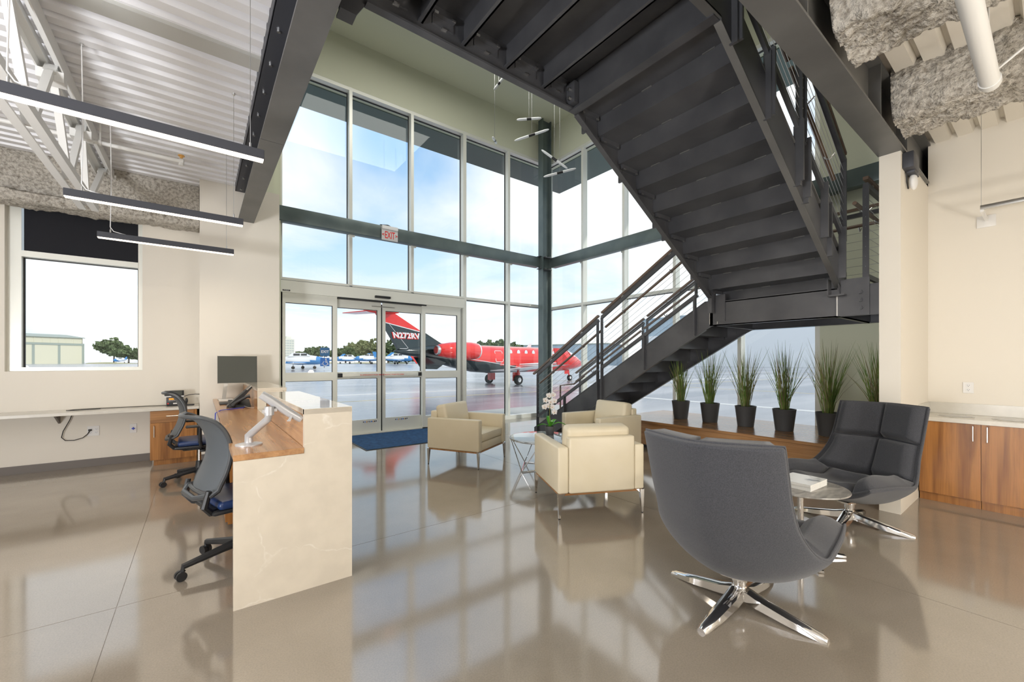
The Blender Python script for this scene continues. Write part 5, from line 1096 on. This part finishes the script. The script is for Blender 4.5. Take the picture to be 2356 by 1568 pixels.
# ------------------------------------------------------------------ light aircraft
def light_plane(label, loc, rz, fin_mat='jblue'):
    t_ = thing('light_aircraft', label, 'aircraft', loc, rz=rz, group='light aircraft parked on the apron', world=False)
    prof = [(-3.4, .10, 1.05), (-3.2, .42, 1.08), (-2.6, .52, 1.10), (-1.9, .58, 1.15), (-.3, .60, 1.15), (1.2, .42, 1.12), (3.0, .20, 1.15), (3.9, .08, 1.2)]
    mb = MB()
    for x, r, z in prof: mb.v += [(x, r*.85*math.cos(2*PI*k/16), z+r*math.sin(2*PI*k/16)) for k in range(16)]
    for i in range(len(prof)-1):
        for k in range(16):
            f = (i*16+k, i*16+(k+1) % 16, (i+1)*16+(k+1) % 16, (i+1)*16+k); mb.f.append(f); zc_ = sum(mb.v[q][2] for q in f)/4; mb.mi.append(1 if zc_ < 1.02 or i < 2 else 0)
    mb.f.append(tuple(range(16))); mb.mi.append(1)
    b_ = part('fuselage', mb, ['jwhite', 'jblue'], t_, ang=60)
    part('canopy', MB().add([(-1.9, -.42, 1.6), (.8, -.40, 1.55), (.3, -.30, 2.02), (-1.1, -.32, 2.02), (-1.9, .42, 1.6), (.8, .40, 1.55), (.3, .30, 2.02), (-1.1, .32, 2.02)], [(0, 1, 2, 3), (7, 6, 5, 4), (0, 4, 5, 1), (1, 5, 6, 2), (2, 6, 7, 3), (3, 7, 4, 0)]), 'jwhite', b_, smooth=False)
    for s in (1, -1):
        for xa, xb in ((-1.5, -.8), (-.65, .1)): part('side_window', MB().box((xa, s*.36, 1.68), (xb, s*.405, 1.94)), 'dglass', b_, smooth=False)
    part('wing', MB().prism([(-1.5, .72), (-1.2, .80), (.3, .78), (.3, .74)], 1, -4.9, 4.9), 'jwhite', t_, smooth=False)
    for s in (1, -1): part('wing_tip', MB().prism([(-1.5, .74), (-1.2, .82), (.3, .80), (.3, .72)], 1, s*4.9, s*5.3), 'jblue', t_, smooth=False)
    part('tailplane', MB().box((3.1, -1.7, 1.2), (3.9, 1.7, 1.25)), 'jwhite', t_, smooth=False)
    part('tail_fin', MB().prism([(2.3, 1.3), (3.8, 1.3), (4.2, 2.4), (3.6, 2.4)], 1, -.05, .05), fin_mat, t_, smooth=False)
    part('propeller', MB().box((-3.48, -.05, .15), (-3.44, .05, 1.95)), 'black', t_, smooth=False); part('spinner', MB().lathe([(.02, -3.7), (.12, -3.5), (.14, -3.4)], (0, 0, 1.05), 12, axis='x'), 'jblue', t_)
    for p in ((-2.3, 0), (-.3, 1.5), (-.3, -1.5)):
        o = part('landing_gear', MB().bar((p[0], p[1], .2), (p[0], p[1]*.95, .85), .07, .07), 'jwhite', t_, smooth=False); part('wheel', MB().cyl((p[0], p[1]-.07, .19), (p[0], p[1]+.07, .19), .19, 14), 'tyre', o)
    return t_
def at(px, dep, z=-.03):
    s, c = math.sin(math.radians(37.066)), math.cos(math.radians(37.066)); r = (px-1178)*dep/951.85; y_ = c*dep-s*r; x_ = s*dep+c*r; return (x_, y_, HG(y_, x_)+.03+z)
P0 = light_plane('white and blue light aircraft at left end of the parked row, behind the stickers', at(752, 100), -.25)
for px, dp, rz, lb in ((808, 94, -.25, 'white and blue light aircraft behind the left sliding door, left of two'), (858, 84, -.25, 'white and blue light aircraft behind the meeting edge of the sliding doors'), (908, 80, 2.6, 'light aircraft with blue tail just under the jet tail'),
                       (680, 52, 2.6, 'pale blue light aircraft close outside the left door pane'), (276, 150, 1.2, 'distant light aircraft seen through the left window beside the hangar')):
    copy_thing(P0, at(px, dp), rz, lb)

# ------------------------------------------------------------------ buildings
def hangar(name, label, loc, rz, L, D, H, mat, band=None, bmat=None, ribs=1.2, gable=0, doors=0, trim='hgreen'):
    t_ = thing(name, label, 'building', loc, rz=rz, world=False)
    mb = MB().box((0, 0, 0), (L, .12, H)).box((0, D-.12, 0), (L, D, H)).box((0, 0, 0), (.12, D, H)).box((L-.12, 0, 0), (L, D, H)); part('wall', mb, mat, t_, smooth=False)
    if gable: part('roof', MB().prism([(-.3, H), (D/2, H+gable), (D+.3, H), (D+.3, H+.15), (D/2, H+gable+.15), (-.3, H+.15)], 0, -.3, L+.3), trim, t_, smooth=False); part('gable_wall', MB().prism([(0, H), (D, H), (D/2, H+gable)], 0, L-.12, L).prism([(0, H), (D, H), (D/2, H+gable)], 0, 0, .12), mat, t_, smooth=False)
    else: part('roof', MB().box((-.3, -.3, H), (L+.3, D+.3, H+.4)), trim, t_, smooth=False)
    mb = MB(); x = ribs/2
    while x < L: mb.box((x-.05, -.05, 0), (x+.05, 0, H)); x += ribs
    y = ribs/2
    while y < D: mb.box((-.05, y-.05, 0), (0, y+.05, H)); mb.box((L, y-.05, 0), (L+.05, y+.05, H)); y += ribs
    part('cladding_rib', mb, mat, t_, smooth=False, kind='stuff')
    if band: part('wall_band', MB().box((-.1, -.12, band[0]), (L+.1, -.06, band[1])), bmat, t_, smooth=False)
    for k in range(doors):
        w_ = L/doors; o = part('sliding_door', MB().box((k*w_+.2, -.22, 0), ((k+1)*w_-.2, -.10, H-1.6)), mat, t_, smooth=False); part('door_track', MB().box((k*w_, -.3, H-1.6), ((k+1)*w_, -.05, H-1.15)), trim, o, smooth=False); part('door_post', MB().box(((k+1)*w_-.2, -.25, 0), ((k+1)*w_+.2, -.08, H-1.15)), trim, o, smooth=False)
    return t_
a = Vector(at(-60, 78)); b_ = Vector(at(190, 92)); L = (b_-a).length
hangar('hangar', 'beige corrugated hangar with sliding doors outside the left window', tuple(a), math.atan2((b_-a).y, (b_-a).x), L, 16, 5.6, 'hbeige', gable=.9, doors=4)
hangar('hangar', 'large blue-clad hangar with white lower wall beyond the bench', (140, 100, -.03), -PI/2, 66, 40, 18, 'hblue', (0, 11.5), 'hblue2', ribs=1.5, trim='hblue')
hangar('hangar', 'grey-blue hangar row behind the nose of the jet', (112, 150, -.03), -PI/2+.35, 46, 20, 8.6, 'hblue', (0, 2.2), 'hblue2', ribs=2, trim='hgreen')
hangar('hangar', 'distant low grey hangar behind the jet cabin', (66, 175, 1.05), -.3, 34, 18, 7.6, 'hblue', ribs=2, trim='hgreen')
tw = thing('office_tower', 'tall pale office tower far off beyond the left door pane', 'building', at(655, 420), rz=.4, world=False)
part('wall', MB().box((-6.5, -6, 0), (6.5, 6, 24)), 'tower', tw, smooth=False); part('roof_plant', MB().box((0, -3, 24), (5, 3, 26.5)), 'tower', tw, smooth=False)
for k in range(9):
    for q in range(5): part('window', MB().box((-6+q*2.5, -6.12, 1.2+k*2.5), (-4.2+q*2.5, -6.0, 2.7+k*2.5)), 'twin', tw, smooth=False)

# ------------------------------------------------------------------ trees
def tree(label, loc, h, w_, mat, seed):
    rng = random.Random(seed); t_ = thing('tree', label, 'tree', loc, group='trees beyond the apron', world=False)
    part('trunk', MB().tube([(0, 0, 0), (.1, 0, h*.3), (0, .1, h*.6)], [.35, .28, .15], 7), 'bark', t_)
    mb = MB()
    for k in range(420):
        # leaf clusters spread over several lobes
        lb = rng.randrange(7); la = lb*2.4; c = Vector((math.cos(la)*w_*.30*(lb > 0), math.sin(la)*w_*.30*(lb > 0), h*(.62+.06*((lb*37) % 5-2))))
        d = Vector((rng.gauss(0, 1), rng.gauss(0, 1), rng.gauss(0, 1))).normalized()*rng.uniform(.6, 1.)
        p = c+Vector((d.x*w_*.28, d.y*w_*.28, d.z*h*.24)); s = rng.uniform(.25, .55)*w_/6
        a_ = Vector((rng.gauss(0, 1), rng.gauss(0, 1), rng.gauss(0, 1))).normalized(); b2 = a_.orthogonal().normalized(); c2 = a_.cross(b2)
        mb.add([p+b2*s, p+c2*s, p-b2*s, p-c2*s], [(0, 1, 2, 3)])
        mb.add([p+a_*s, p+c2*s, p-a_*s, p-c2*s], [(0, 1, 2, 3)])
    part('crown', mb, mat, t_, smooth=False, kind='stuff')
tl = [(735, 150, 6.0, 9, 'leaf', 'low dark tree left of the EXIT sticker'), (712, 155, 4.6, 9, 'leaf', 'low tree behind the closest light aircraft'), (795, 150, 5.6, 10, 'leaf', 'dark bushy tree at the left edge of the sliding doors'),
      (826, 145, 7.4, 9, 'leaf2', 'dry round tree behind the light aircraft row, left of the taller one'), (851, 140, 8.2, 9, 'leaf2', 'tallest dry round tree behind the sliding doors'), (893, 140, 8.0, 7, 'leaf', 'dark tree just right of the door meeting edge'),
      (918, 140, 3.2, 12, 'leaf', 'low green shrubby tree under the jet tail'), (262, 215, 13, 13, 'leaf', 'tree with rounded top outside the left window'), (296, 190, 7, 12, 'leaf', 'smaller tree beside the left window frame'), (1135, 118, 6.8, 10, 'leaf', 'far dark trees above the jet engine'), (1168, 132, 6.6, 10, 'leaf', 'far trees above the jet cabin windows')]
for i, (px, dp, h_, w_, mt_, lb) in enumerate(tl): k_ = ((150+16*(i % 4))/dp if i < 6 else 1.0); tree(lb, at(px, dp*k_, 0 if i < 9 else -.0), h_*k_, w_*k_, mt_, 50+i)

for o in list(bpy.data.objects):
    if '_w' in o: del o['_w']
